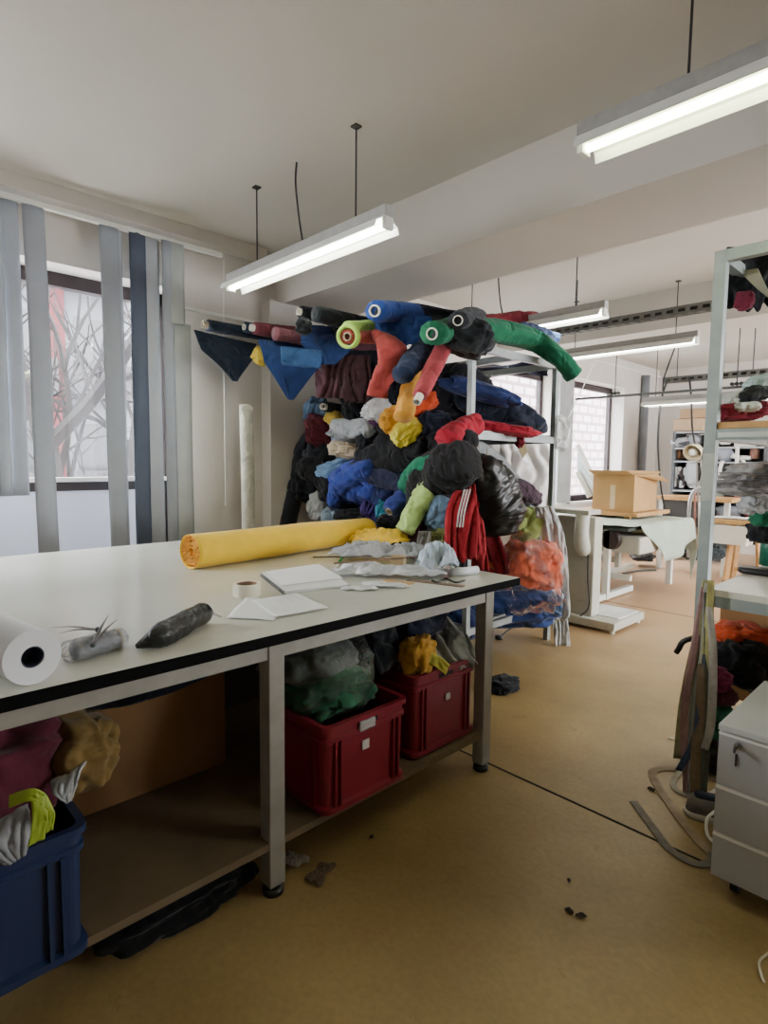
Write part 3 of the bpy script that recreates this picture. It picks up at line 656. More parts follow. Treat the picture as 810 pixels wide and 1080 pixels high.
m_gfilm = film('bag_film', (.95, 1, .95), .03, .07)
garment('bundled_cloth', 'green folded cloth seen inside a clear bag in the first red crate', 'garment', (-1.79, 1.38, .57), (.2, .18, .09), '1f5a38', seed=21, minz=.5)
garment('bundled_cloth', 'grey cloth bundle bagged on top of the green cloth in the red crate', 'garment', (-1.85, 1.37, .68), (.18, .17, .08), '5c625e', seed=22)
obj('plastic_bag', clump_bm((-1.8, 1.39, .62), (.225, .195, .16), (0, 0, 0), 23, fold=.2, minz=.5), m_gfilm, smooth=True, label='clear plastic bag over green and grey cloth in the red crate', cat='bag')
garment('dark_trousers', 'black garment heaped between the two red crates', 'garment', (-1.9, 1.66, .66), (.2, .15, .14), '16181c', (0, 0, .4), 24)
garment('dark_jacket', 'dark navy garment at the top of the crate nearest the end leg', 'garment', (-1.9, 1.95, .74), (.2, .2, .1), '161c2e', (0, .2, .2), 25)
garment('mustard_cloth', 'mustard yellow cloth hanging over the rim of the second red crate', 'garment', P(440, 690, x=-1.66), (.07, .085, .085), 'b5801c', (0, 0, .3), 26)
drape('grey_cloth', 'pale grey cloth draped out of the second red crate', 'garment', [P(462, 655, x=-1.9), P(470, 672, x=-1.75), P(478, 690, x=-1.65), P(490, 704, x=-1.6)], [.1, .22, .2, .12], (.4, .9, .1), '8f938f', seed=2, amp=.025, folds=2, jag=.04)
obj('striped_strap', sheet_bm([P(450, 692, x=-1.6), P(462, 698, x=-1.58), P(472, 706, x=-1.56)], [.05, .05], (.3, .2, 1), 1, .004, m=8), cloth('c0b93a'), smooth=True, label='yellow striped strap lying on the clothes in the second crate', cat='strap', solid=.004)
garment('maroon_cloth', 'dark maroon cloth lying across the second red crate', 'garment', P(458, 715, x=-1.75), (.15, .17, .05), '5a1a20', (0, 0, 0), 27, minz=.5)
# heap over the blue crate
garment('maroon_bundle', 'dark maroon and pink cloth bundle filling the blue crate', 'garment', (-1.78, .24, .63), (.2, .2, .15), '541526', (0, 0, .3), 31, minz=.45)
garment('mustard_bundle', 'mustard brown cloth bundle bulging above the blue crate', 'garment', P(75, 790, x=-1.75), (.13, .1, .1), '745825', (0, .2, .2), 32)
drape('white_cloth_corner', 'small white cloth corner hanging from the bundle in the blue crate', 'garment', [P(73, 815, x=-1.62), P(70, 830, x=-1.57), P(72, 845, x=-1.56)], [.09, .06, .01], (0, 1, .3), 'a3a6a8', seed=4, amp=.008, folds=2)
bm = sheet_bm([P(10, 845, x=-1.53), P(32, 838, x=-1.5), P(46, 842, x=-1.5)], [.03, .03], (0, .1, 1), 1, .004, m=6); 
bm2 = sheet_bm([P(40, 840, x=-1.5), P(42, 862, x=-1.49), P(38, 888, x=-1.49)], [.03, .035], (0, 1, .1), 1, .004, m=6)
me_ = bpy.data.meshes.new('t'); bm2.to_mesh(me_); bm.from_mesh(me_); bm2.free()
bm2 = sheet_bm([P(42, 840, x=-1.5), P(52, 858, x=-1.49), P(52, 876, x=-1.49)], [.025, .015], (0, 1, .2), 1, .004, m=6); bm2.to_mesh(me_); bm.from_mesh(me_); bm2.free()
obj('lime_ribbon', bm, mat('lime_ribbon', '8ba02a', .5), smooth=True, label='lime green ribbon tied in a bow on the maroon cloth', cat='ribbon', solid=.003)
drape('grey_fold', 'light grey cloth fold at the far left over the blue crate rim', 'garment', [P(-5, 870, x=-1.55), P(8, 885, x=-1.5), P(18, 905, x=-1.49)], [.14, .1, .04], (0, 1, .3), '8c8f94', seed=5, amp=.01)
obj('cardboard_sheet', box(B(), -2.14, -2.12, .46, 1.15, .2, .68), mat('dim_card', '8f6b45', .9, var=.1), label='brown cardboard sheet standing at the back of the lower shelf', cat='cardboard')
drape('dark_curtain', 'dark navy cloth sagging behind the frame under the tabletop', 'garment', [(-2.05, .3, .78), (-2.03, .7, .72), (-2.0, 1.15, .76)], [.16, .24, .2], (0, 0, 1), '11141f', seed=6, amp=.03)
garment('black_bag', 'black crumpled bag on the floor under the lower shelf', 'bag', (-1.75, .75, .06), (.14, .26, .06), '0c0c0e', seed=33, minz=.002)
garment('dark_cloth_floor', 'black cloth on the floor beyond the end table leg', 'garment', P(530, 722, z=.03), (.09, .12, .05), '14161b', seed=34, minz=.002)
scrap('paper_scrap', 'crumpled white paper scrap on the floor beside the middle table leg', 'litter', P(309, 910, z=0), .045, .035, .4, .03, '9a8f82', 5)
scrap('cloth_offcut', 'small curled brown offcut on the floor right of the middle leg', 'litter', P(338, 922, z=0), .03, .05, .4, .015, '5f4a3a', 6)
for k, (px, py, s, lb) in enumerate(((600, 962, .013, 'left dark crumb of the pair on the bare floor'), (612, 967, .014, 'right dark crumb of the pair on the bare floor'), (600, 930, .008, 'tiny dark speck above the two crumbs on the floor'), (687, 833, .016, 'black scrap on the floor left of the hanging tapes'), (708, 780, .014, 'pale yellow lint on the floor left of the tapes'), (392, 884, .01, 'small dark speck on the floor in front of the red crates'))):
    scrap('floor_litter', lb, 'litter', P(px, py, z=0), s, s * .7, k, .008, 'c9bf9a' if 'yellow' in lb else '2a2119', k + 40, n=5)

# ------------------------------------------------------------------ fabric rack
RX, RY0, RY1, RZ = -2.45, 3.17, 4.25, 2.25; RX0 = -3.95
rk = thing('fabric_rack', 'tall grey steel rack loaded with fabric rolls and heaped clothes', 'rack', (RX, RY0, 0))
for x, y in ((RX, RY0), (RX, RY1), (RX0, RY0 + .3), (RX0, RY1)):
    obj('post', box(B(), x - .02, x + .02, y - .02, y + .02, 0, RZ), m_steel, rk)
for z, nm in ((RZ, 'top_frame'), (1.66, 'middle_shelf_frame'), (.3, 'bottom_shelf_frame')):
    bm = B(); box(bm, RX - .018, RX + .018, RY0, RY1, z - .05, z)
    box(bm, RX0, RX, RY0 - .018, RY0 + .018, z - .05, z); box(bm, RX0, RX, RY1 - .018, RY1 + .018, z - .05, z); box(bm, RX0 - .018, RX0 + .018, RY0, RY1, z - .05, z)
    if z == RZ: box(bm, RX0, RX, 3.7, 3.74, z - .05, z)
    obj(nm, bm, m_steel, rk)
obj('shelf_board', box(B(), RX0, RX - .02, RY0 + .02, RY1 - .02, 1.66, 1.675), m_steel, rk)
obj('shelf_board', box(B(), RX0, RX - .02, RY0 + .02, RY1 - .02, .3, .315), m_steel, rk)
obj('shelf_board', box(B(), RX0, RX - .02, RY0 + .02, RY1 - .02, .95, .97), m_steel, rk)

DIRR = Vector((math.cos(YAW), math.sin(YAW), 0))
def G(name, label, px, py, w, h, col, y=None, x=None, rot=0, th=.6, seed=None, shiny=0, m=None, cat='garment', fold=.27, freq=1.7, group=None, **k):
    """a garment in the heap: place from the heap's front surface, size in the picture turned to metres at that distance"""
    c = P(px, py, x=x, y=y); s = depth(c) / F; w = w * s / 2; h = h * s / 2; t = max(.05, min(w, h) * th * 1.6)
    c = c + FW * t * .5
    e = Euler((0, math.radians(rot), YAW)) if True else 0
    Mx = Matrix.Rotation(YAW, 3, 'Z') @ Matrix.Rotation(math.radians(rot), 3, 'Y')
    return garment(name, label, cat, c, (w, t, h), col, Mx.to_euler(), seed if seed is not None else int(px * 7 + py) % 97, m=m or cloth(col, shiny), fold=fold, freq=freq, group=group, **k)
def TG(name, label, pts, col, y=None, x=None, flat=.75, wob=.2, m=None, seed=1, quilt=0, seg=48, n=110, shiny=0, cat='garment', push=1):
    """a long piece of clothing (sleeve, leg, rolled coat) lying along the heap; (px, py, half width in px)"""
    path = []; rad = []
    for q in pts:
        c = P(q[0], q[1], x=x, y=y if len(q) < 4 else q[3]) if x is None else P(q[0], q[1], x=x); r = q[2] * depth(c) / F
        rad.append(r); path.append(c + FW * r * .6 * push)
    N = 60; rr = []
    cr_ = catmull([Vector((r, 0, 0)) for r in rad], N)
    for i in range(N): rr.append(max(.01, cr_[i].x) * (1 + (.06 * (abs(math.sin(i / N * PI * quilt)) ** .6 - .6) if quilt else 0)))
    rr = [rr[0] * .55, rr[1] * .9] + rr[2:-2] + [rr[-2] * .9, rr[-1] * .55]
    bm = B(); tube(bm, path, rr, seg, n=n, flat=1, wob=wob, seed=seed, wfreq=3.2)
    return obj(name, bm, m or cloth(col, shiny), smooth=True, label=label, cat=cat)
# back of the heap, dark
for k, (x, z, s, lb) in enumerate(((-3.75, 1.2, .4, 'black bulk of clothes at the lower left back of the heap'), (-3.1, 1.2, .42, 'black bulk of clothes behind the blue garments in the heap'), (-3.6, 1.95, .32, 'dark bundle under the rolls at the upper left of the rack'), (-3.0, 1.95, .3, 'dark bundle under the rolls at the upper middle of the rack'), (-2.75, 1.15, .33, 'dark bundle behind the red jacket on the rack'), (-3.3, .6, .45, 'dark bundle at the base of the heap behind the cutting table'))):
    garment('clothes_bundle', lb, 'garment', (x, 3.62, z), (s * .95, .28, s * .8), ('14151a', '12131a', '181c2a', '16161c', '15161c', '131318')[k], (0, 0, 0), 60 + k, fold=.25)
garments = [
 ('denim_piece', 'small faded blue denim piece at the top left of the heap', 334, 432, 26, 26, '4a6482', 2.95, 0),
 ('yellow_cloth', 'small yellow cloth under the white tube end in the heap', 352, 441, 20, 16, 'd0ab3a', 2.93, 20),
 ('black_tshirt', 'black cloth right of the small yellow cloth in the heap', 381, 428, 42, 34, '111216', 2.98, -20),
 ('maroon_sweater', 'dark red sweater at the left side of the heap', 337, 453, 32, 34, '581520', 2.93, 0),
 ('grey_sweater', 'heather grey sweater folded in the upper heap', 366, 456, 38, 22, '7d8086', 2.93, 10),
 ('pale_blue_cloth', 'light blue cloth left of the heather grey sweater', 356, 457, 14, 20, '7f9cc0', 2.9, 0),
 ('white_cloth', 'white crumpled cloth left of the mustard roll in the heap', 397, 432, 30, 24, 'b9b9bd', 2.95, -35),
 ('charcoal_sweater', 'charcoal sweater under the dark red one', 336, 481, 32, 32, '26292f', 2.95, 0),
 ('beige_cloth', 'beige cloth below the heather grey sweater', 365, 474, 36, 17, 'c4b093', 2.91, 8),
 ('black_hoodie', 'black bunched hoodie right of the beige cloth', 394, 461, 38, 34, '101116', 2.95, 0),
 ('purple_cloth', 'small purple cloth between grey sweater and black hoodie', 389, 448, 18, 12, '4a1f4f', 2.9, 0),
 ('light_jeans', 'light blue washed jeans crumpled in the heap', 354, 496, 40, 22, '6f97c2', 2.9, -18),
 ('black_vest', 'black cloth at the left edge below the charcoal sweater', 322, 511, 36, 34, '121317', 2.92, 0),
 ('navy_shirt', 'dark blue shirt right of the royal blue jacket', 410, 520, 34, 36, '1a2558', 2.92, 10),
 ('pale_grey_cloth', 'pale grey white cloth at the lower left of the heap', 335, 534, 22, 30, 'b4b8bc', 2.85, 10),
 ('sky_blue_cloth', 'very pale blue cloth beside the lower left white one', 348, 547, 20, 22, '93aabd', 2.86, 0),
 ('black_skirt', 'black cloth low in the heap behind the yellow roll', 373, 548, 38, 26, '131419', 2.88, 0),
 ('violet_top', 'violet top low in the heap', 392, 537, 22, 22, '35246a', 2.88, 0),
 ('teal_cloth', 'teal cloth left of the low tube end in the heap', 405, 536, 18, 26, '1f7d92', 2.87, 0),
 ('maroon_knit', 'crumpled dark maroon knit right of the tube end', 437, 556, 26, 34, '3d1622', 2.8, 0),
 ('black_sweater', 'black cloth beneath the low tube end', 415, 555, 36, 26, '121216', 2.85, 0),
 ('denim_shorts', 'faded light blue denim hanging right of the black jacket', 464, 541, 30, 36, '6f93b8', 2.83, 10),
 ('olive_cloth', 'olive green cloth low beside the faded denim', 470, 567, 34, 20, '7d8440', 2.83, 0),
 ('navy_denim', 'dark navy denim in front of the mid shelf end', 457, 450, 38, 34, '182038', 2.98, 20),
 ('orange_shirt', 'bright orange top under the mustard roll', 440, 427, 44, 22, 'e0451c', 2.92, -25),
 ('mustard_cloth', 'mustard orange cloth spread below the mustard roll', 418, 443, 34, 30, 'c8861a', 2.87, -20),
 ('yellow_shiny_cloth', 'shiny yellow cloth right of the mustard one', 430, 455, 34, 24, 'd9c51c', 2.84, -35),
]
for nm, lb, px, py, w, h, col, y, rot in garments:
    G(nm, lb, px, py, w, h, col, y=y, rot=rot, shiny=1 if 'shiny' in nm else 0)
# long leaning trousers and coats at the wall side
bm = B(); tube(bm, [P(331, 448, y=3.0), P(319, 480, y=2.95), P(314, 510, y=2.9), P(305, 545, y=2.85), P(300, 575, y=2.82)], [.04, .1, .08, .09, .1], 18, n=34, flat=.7, wob=.22, seed=4)
obj('black_trousers', bm, cloth('1e2127'), smooth=True, label='long charcoal trousers hanging down the left edge of the heap', cat='garment')
bm = B(); tube(bm, [P(304, 513, y=2.86), P(296, 520, y=2.84), P(292, 526, y=2.83)], [.03, .035, .02], 10, n=10, wob=.2); obj('beige_glove', bm, cloth('7f6a5c'), smooth=True, label='small brown cloth end sticking out at the left edge of the heap', cat='garment')
# tube ends and rolls inside the heap
def roll(label, p0, p1, r, col, core=m_core, bend=None, ri=.35, wob=.06, seed=1, corelen=.025, name='fabric_roll', group='fabric rolls', flat=.86, m=None, both=False):
    p0, p1 = Vector(p0), Vector(p1); t = thing(name, label, 'fabric roll', p0, None)
    path = [p0] + ([Vector(b) for b in bend] if bend else [p0.lerp(p1, .5)]) + [p1]
    bm = B(); rr = r if isinstance(r, (list, tuple)) else [r * .97, r, r * 1.02, r, r * .96]
    tube(bm, path, rr, 32, n=60, wob=wob * 1.7, seed=seed, flat=flat)
    obj('wound_cloth', bm, m or cloth(col), t, smooth=True)
    d = (path[1] - p0).normalized(); r0 = rr[0]
    if core:
        bm = B(); ring_tube(bm, p0 - d * corelen, p0 + d * .04, r0 * (ri * .8 + .1), r0 * ri * .8, 20); cyl(bm, p0 + d * .0, p0 + d * .005, r0 * ri * .8, 16)
        o = obj('core_tube', bm, [core, m_black], t)
        for pl in o.data.polygons:
            if len(pl.vertices) == 16: pl.material_index = 1
    return t
roll('thin roll with white tube end at the top left of the heap', P(343, 429, y=2.84), P(362, 432, y=3.1), .045, '15161a', m_corew, ri=.6, corelen=.04, seed=3)
roll('blue fabric roll with a brown tube end low in the heap', P(411, 539, y=2.72), P(446, 506, y=3.0), [.062, .07, .09, .09], '22307e', m_core, ri=.42, corelen=.012, seed=4, wob=.12)
roll('lime green fabric roll slanting beside the black jacket', P(426, 560, y=2.66), P(455, 508, y=2.85), [.06, .07, .08, .06], 'a3c565', None, seed=6, wob=.12)
# black jacket in front
# right part, rack end
TG('black_jacket', 'matte black jacket spread over the front of the heap left of the rack post', [(497, 482, 22), (475, 494, 26), (452, 516, 24), (438, 540, 13)], '17171a', y=2.85, seed=31)
TG('foam_roll', 'grey foam roll arching over the jackets at the rack end', [(478, 480, 9), (500, 474, 11), (524, 488, 10), (545, 512, 9)], '85878a', x=-2.5, wob=.08, seed=32, cat='roll')
ms = mat('quilted_black', '0f1113', .38, var=.2, vs=10, bump=.5, bs=14)
TG('quilted_jacket', 'shiny black quilted jacket bulging from the rack end', [(506, 486, 13), (516, 508, 25), (526, 538, 27), (528, 566, 16)], '0f1113', x=-2.33, quilt=8, m=ms, wob=.2, seed=33)
TG('plum_garment', 'plum coloured rolled garment beside the quilted jacket', [(538, 512, 8), (552, 519, 11), (566, 527, 9)], '3c2634', x=-2.42, seed=34)
TG('black_jumper', 'large black jumper in the middle of the heap', [(380, 486, 14), (405, 484, 20), (432, 478, 21), (455, 474, 14)], '111216', y=2.9, seed=35)
TG('green_knit', 'green garment between black jumper and black jacket', [(466, 482, 7), (444, 496, 12), (426, 516, 9)], '0f6f4e', y=2.82, seed=36)
TG('black_coat', 'black coat spread along the upper right heap', [(425, 468, 10), (450, 470, 17), (480, 468, 17), (500, 462, 10)], '101115', y=2.98, seed=37)
TG('royal_blue_jacket', 'royal blue jacket bunched in the middle of the heap', [(350, 524, 12), (366, 512, 20), (388, 506, 24), (404, 520, 14)], '25378f', y=2.88, seed=38, wob=.26)
TG('blue_sleeve', 'royal blue sleeve hanging from the bunched jacket', [(392, 492, 8), (376, 500, 11), (358, 514, 9), (350, 534, 7)], '22368c', y=2.78, seed=39, wob=.24)
TG('navy_trousers', 'dark navy trousers lying across under the black jumper', [(372, 492, 8), (395, 500, 11), (420, 508, 10), (434, 520, 8)], '181c3c', y=2.84, seed=40, wob=.24)
TG('grey_hoodie', 'washed grey sleeve hanging over the beige cloth', [(352, 448, 7), (366, 452, 9), (384, 450, 8), (390, 458, 6)], '8b8e94', y=2.86, seed=41, wob=.24)
TG('black_pullover', 'black sleeve lying over the left edge garments', [(318, 492, 10), (334, 498, 12), (346, 514, 10), (342, 528, 7)], '16171b', y=2.84, seed=42, wob=.24)
TG('black_jeans', 'black trouser leg under the yellow shiny cloth', [(400, 470, 8), (412, 458, 11), (404, 445, 8)], '15161c', y=2.88, seed=43, wob=.24)
ms = mat('quilted_black', '0f1113', .35, var=.2, vs=10, bump=.6, bs=14)
G('lime_shirt', 'pale lime green garment below the plum one', 562, 554, 40, 44, 'a3b85c', x=-2.4, rot=10)
G('pale_grey_hood', 'pale blue grey cloth peeking out beside the quilted jacket', 551, 533, 24, 22, '9fb0bd', x=-2.5)
def hang(name, label, pts, ws, col, plane, wd=None, **k):
    return drape(name, label, 'garment', [P(px, py, **plane) for px, py in pts], ws, wd or DIRR, col, **k)
hang('pale_curtain', 'long pale grey cloth hanging down at the right end of the rack', [(572, 532), (579, 556), (585, 600), (588, 652)], [.13, .19, .2, .17], 'b4b8b6', dict(x=-2.3), seed=14, folds=.8, amp=.035, jag=.05, crease=1.2)
hang('white_curtain', 'whitish cloth strip hanging at the outer edge of the rack end', [(582, 590), (588, 640), (592, 680)], [.1, .13, .12], 'b5b6b2', dict(x=-2.3), seed=17, folds=.7, amp=.025, crease=1.1)
# red jackets
rj = thing('red_jacket', 'bright red track jacket with white sleeve stripes hanging by the rack post', 'garment', P(487, 585, y=2.85))
obj('jacket_body', sheet_bm([P(492, 512, y=2.95), P(487, 540, y=2.86), P(485, 590, y=2.84)], [.1, .2, .2], DIRR, 3, .03, seed=5, jag=.05), cloth('a8141f'), rj, smooth=True, solid=.008)
bm = B()
for k in range(3):
    b2 = sheet_bm([P(490 + k * 3, 516, y=2.88), P(484 + k * 3, 540, y=2.8), P(482 + k * 3, 556, y=2.79)], [.009, .009], DIRR, 1, .001, n=14, m=3); b2.to_mesh(me_); bm.from_mesh(me_); b2.free()
obj('white_stripes', bm, cloth('d8d4d2'), rj, solid=.003, label='three white stripes')
hang('red_cloth', 'deep red cloth hanging behind the rack post', [(505, 520), (508, 560), (525, 605)], [.12, .24, .26], '8e1524', dict(x=-2.5), seed=9, folds=3, amp=.035)
hang('red_shirt', 'plain red shirt hanging right of the striped jacket', [(500, 515), (500, 560), (503, 600)], [.08, .14, .16], 'b0202b', dict(x=-2.42), seed=12, folds=2, amp=.03)
hang('orange_cloth', 'rust orange cloth behind the plastic bag and the table corner', [(480, 568), (500, 590), (530, 605)], [.1, .2, .2], 'b8431f', dict(x=-2.55), seed=14, folds=2, amp=.03)
hang('grey_sleeve', 'pale grey sleeve hanging below the maroon knit', [(448, 560), (446, 578), (444, 590)], [.08, .09, .08], '9b9b95', dict(y=2.72), seed=15, folds=2, amp=.015)
hang('black_bib', 'black cloth hanging behind the grey sleeve', [(470, 560), (468, 585), (466, 600)], [.25, .3, .3], '0f0f12', dict(y=2.95), seed=16, folds=2, amp=.015)
# orange things in plastic bag
cb = P(565, 598, x=-2.28)
garment('orange_knitwear', 'orange knitwear packed in the big clear plastic bag', 'garment', cb + Vector((-.05, .03, .02)), (.19, .24, .17), 'f0623c', (0, .1, YAW), 71, fold=.22, freq=2)
garment('blue_knitwear', 'blue cloth at the bottom of the clear plastic bag', 'garment', P(578, 640, x=-2.3), (.1, .12, .06), '3b5170', (0, 0, YAW), 72)
obj('plastic_bag', clump_bm(P(563, 608, x=-2.24) + Vector((-.05, .03, 0)), (.21, .3, .28), (0, .0, YAW), 73, fold=.16, freq=2.2, sub=5), film('clear_bag', (1, 1, .98), .03, .06), smooth=True, label='big clear plastic bag of orange knitwear hanging at the rack end', cat='bag')
# lower shelf cushions
G('blue_cushion', 'long blue padded bag on the bottom shelf, right half', 540, 640, 105, 44, '22366e', x=-2.5, rot=0, th=1, fold=.08, cat='bag')
G('blue_cushion', 'blue padded bag on the bottom shelf behind the table leg', 487, 652, 60, 50, '1f3164', x=-2.6, rot=0, th=1, fold=.1, cat='bag')
bm = B(); tube(bm, [P(527, 672, z=.01), P(540, 662, z=.06), P(560, 656, z=.1), P(578, 655, z=.12)], .007, 6, n=18); cyl(bm, P(526, 674, z=0), P(526, 674, z=0) + Vector((0, 0, .03)), .03, 12)
obj('black_hook', bm, m_black, smooth=True, label='bent black wire on the floor under the rack end', cat='wire')
# shelf 2 garments
G('navy_coat', 'large dark navy coat folded on the middle shelf', 520, 432, 112, 38, '1b2334', x=-2.6, rot=16, th=.9, fold=.12, freq=1.2)
G('blue_roll_garment', 'royal navy garment lying on top of the navy coat', 508, 411, 92, 20, '1f3068', x=-2.55, rot=15, th=1.2, fold=.1)
G('red_fleece', 'bright red fleece along the middle shelf edge', 528, 451, 86, 13, 'b3172c', x=-2.44, rot=7, th=1.4, fold=.14)
roll('red fabric roll end sticking out left of the rack post', P(470, 463, y=2.86), P(500, 447, y=3.2), [.075, .085, .085, .08], 'b8182d', None, seed=8, wob=.12)
# hanging tags
for px, py, s, lb in ((552, 475, .085, 'brown square pattern card hanging from the middle shelf'), (513, 490, .05, 'small brown pattern card hanging near the grey foam roll')):
    c = P(px, py, x=-2.42); bm = B(); box(bm, -.002, .002, -s / 2, s / 2, -s / 2, s / 2, M=Matrix.Translation(c) @ Matrix.Rotation(.7, 4, 'X')); tube(bm, [c + Vector((0, 0, s * .6)), c + Vector((0, 0, s * .6 + .08))], .003, 5, smoothpath=False)
    obj('pattern_card', bm, mat('olive_card', '6e6236', .7), label=lb, cat='card')
G('red_tag_cloth', 'small dark red tassel hanging from the shelf edge', 549, 464, 9, 16, '7a1422', x=-2.42)
G('clear_knot', 'knotted clear plastic at the right end of the middle shelf', 592, 456, 20, 34, 'dddddd', x=-2.4, m=film('knot_film', (1, 1, 1), .45, .2), cat='bag')
# white sheets behind the rack seen through it
for k, (px, w, lb) in enumerate(((520, .5, 'white plastic sheet hanging behind the rack, left one'), (552, .45, 'white plastic sheet hanging behind the rack, right one'))):
    drape('plastic_sheet', lb, 'sheet', [P(px, 468, y=4.75), P(px + 3, 500, y=4.8), P(px + 5, 545, y=4.75)], [w, w * 1.1, w], DIRR, 'd8d4d2', m=mat('sheet_white', 'dcd6d4', .35, var=.05), seed=20 + k, folds=3, amp=.05)
drape('navy_bunting', 'ragged navy cloth edge hanging under the rack top at the back', 'garment', [P(500, 395, y=4.3), P(540, 390, y=4.3), P(578, 386, y=4.3)], [.1, .08, .16], (0, 0, 1), '2a2b45', seed=3, amp=.02, folds=1)

# rolls on top of the rack -------------------------------------------
A = Vector((0, 1, 0))
p = P(219, 343, x=-4.1)
r1 = roll('navy fabric roll sticking out farthest left on the rack top', p, p + Vector((.1, 1.3, -.02)), .05, '1d2a40', m_core, ri=.55, corelen=.04, seed=11, wob=.03)
drape('loose_end', None, None, [P(238, 356, x=-4.08), P(240, 375, x=-4.06), P(248, 402, x=-4.04)], [.52, .42, .03], (0, 1, -.05), '1f2c42', parent=r1, seed=3, folds=1, amp=.015)
p = P(258, 345, x=-3.95); roll('thin navy roll with a grey end right of the farthest left roll', p, p + Vector((.1, 1.2, 0)), .045, '22304a', m_corew, ri=.5, corelen=.01, seed=12)
p = P(268, 346, x=-3.8); roll('dark red wrapped roll with a pale cluttered tube end', p, p + Vector((.15, 1.3, -.02)), [.05, .07, .06, .06, .06], '6a2834', m_corew, ri=.5, corelen=.03, seed=13, wob=.1)
p = P(290, 352, x=-3.6); roll('dusty rose fabric roll above the bright blue cloth', p, p + Vector((.1, 1.0, 0)), .055, '7c4450', None, seed=14)
p = P(317, 329, x=-3.35); r4 = roll('black fabric roll with white core, left of the two under the beam', p, p + Vector((.1, 1.4, 0)), .05, '16191f', m_corew, ri=.5, corelen=.02, seed=15)
p = P(333, 331, x=-3.15); roll('black fabric roll with dark end under the beam', p, p + Vector((.1, 1.5, -.02)), .06, '1b2027', mat('dark_core', '2c3036', .6), ri=.4, corelen=.004, seed=16)
G('black_flap', 'black loose cloth under the black roll with white core', 320, 343, 16, 16, '15171c', y=2.2, th=.6)
roll('black fabric roll lying slightly lower behind the pair', P(350, 345, y=2.75), P(440, 352, y=3.6), .06, '171c2a', None, seed=17)
drape('bright_blue_cloth', 'bright blue cloth hanging in a point below the rose roll', 'fabric', [P(308, 362, y=2.55), P(308, 385, y=2.5), P(306, 422, y=2.45)], [.52, .42, .04], (.25, .97, 0), '16306a', seed=5, folds=1, amp=.015, crease=.3)
drape('steel_blue_cloth', 'lighter blue cloth fold in front of the hanging bright blue cloth', 'fabric', [P(318, 368, y=2.45), P(318, 378, y=2.43), P(318, 387, y=2.42)], [.3, .29, .28], (.3, .95, 0), '23497f', seed=6, folds=1, amp=.008, crease=.2)
drape('blue_hanging_cloth', 'royal blue cloth hanging under the black rolls', 'fabric', [P(340, 345, y=2.7), P(345, 365, y=2.68), P(345, 385, y=2.66)], [.35, .4, .1], (.3, .95, 0), '17306a', seed=8, folds=2, amp=.02)
G('yellow_rag', 'small yellow rag under the dark red roll', 275, 374, 18, 20, 'c2a324', x=-3.75, rot=30, th=.4)
hang('mauve_cloth', 'mauve cloth hanging in folds right of the bright blue cloth', [(352, 368), (353, 390), (352, 420)], [.3, .3, .26], '5e3842', dict(y=2.8), seed=11, folds=3, amp=.04)
hang('burgundy_cloth', 'dark burgundy cloth hanging next to the mauve one', [(374, 375), (374, 395), (378, 425)], [.22, .24, .2], '36191f', dict(y=2.86), seed=12, folds=3, amp=.035)
hang('black_hanging', 'black cloth hanging behind the red draped roll', [(392, 370), (392, 395), (395, 425)], [.3, .3, .3], '13151f', dict(y=3.0), seed=13, folds=2, amp=.03)
# lime wrapped red roll
p = P(367, 355, y=2.35); e = P(420, 352, y=3.2)
lr = roll('red fabric roll wrapped in a lime band, its tube end facing left', p, e, [.05, .058, .07, .07], 'b5413c', m_core, ri=.5, corelen=.02, seed=21, wob=.06)
bm = B(); d = (e - p).normalized(); ring_tube(bm, p - d * .012, p + d * .03, .072, .052, 26); obj('lime_edge', bm, cloth('a6cf45'), lr, smooth=True)
bm = B(); tube(bm, [p + Vector((0, 0, .045)), p.lerp(e, .5) + Vector((0, 0, .05)), e + Vector((0, 0, .05))], [.045, .05, .05], 18, n=20, wob=.08); obj('lime_layer', bm, cloth('8fbb3e'), lr, smooth=True)
bm = B(); tube(bm, [P(400, 352, y=2.65), P(413, 368, y=2.62), P(411, 385, y=2.62), P(402, 402, y=2.6), P(398, 418, y=2.6)], [.06, .1, .085, .065, .075], 22, n=34, flat=.6, wob=.16, seed=3)
obj('red_hanging_fabric', bm, cloth('b33c3a'), smooth=True, label='coral red fabric hanging down from the lime banded roll', cat='fabric')
roll('royal blue fabric roll with white tube end lying on top of the pile', P(396, 328, y=2.45), P(458, 336, y=3.3), [.07, .078, .08, .075], '1e4096', m_corew, ri=.5, corelen=.02, seed=22, wob=.05, bend=[P(425, 330, y=2.85)])
hang('blue_loose_fabric', 'royal blue loose fabric hanging under the royal blue roll', [(425, 335), (428, 350), (430, 366)], [.35, .4, .3], '20408c', dict(y=2.75), seed=31, folds=2, amp=.04)
roll('navy fabric roll slanting down left of the coral roll', P(424, 396, y=2.55), P(452, 360, y=2.9), [.065, .075, .07, .07], '1a2646', None, seed=23, wob=.08)
roll('coral red fabric roll slanting down with a white paper end', P(443, 417, y=2.55), P(468, 366, y=2.85), [.045, .05, .055, .055], 'b03a42', m_corew, ri=.55, corelen=.06, seed=24, wob=.08)
roll('mustard orange fabric roll standing upright in the heap', P(426, 440, y=2.62), P(437, 392, y=2.85), [.06, .06, .055, .05], 'cf8a22', None, seed=25, wob=.1)
gr = roll('long green fabric roll over the rack top, drooping past its far corner', P(456, 352, y=2.62), P(606, 396, x=-2.2), [.078, .09, .085, .075, .07], '0c6440', m_corew, ri=.45, corelen=.012, seed=26, wob=.1, bend=[P(500, 346, y=3.3), P(560, 358, x=-2.45), P(588, 376, x=-2.28)])
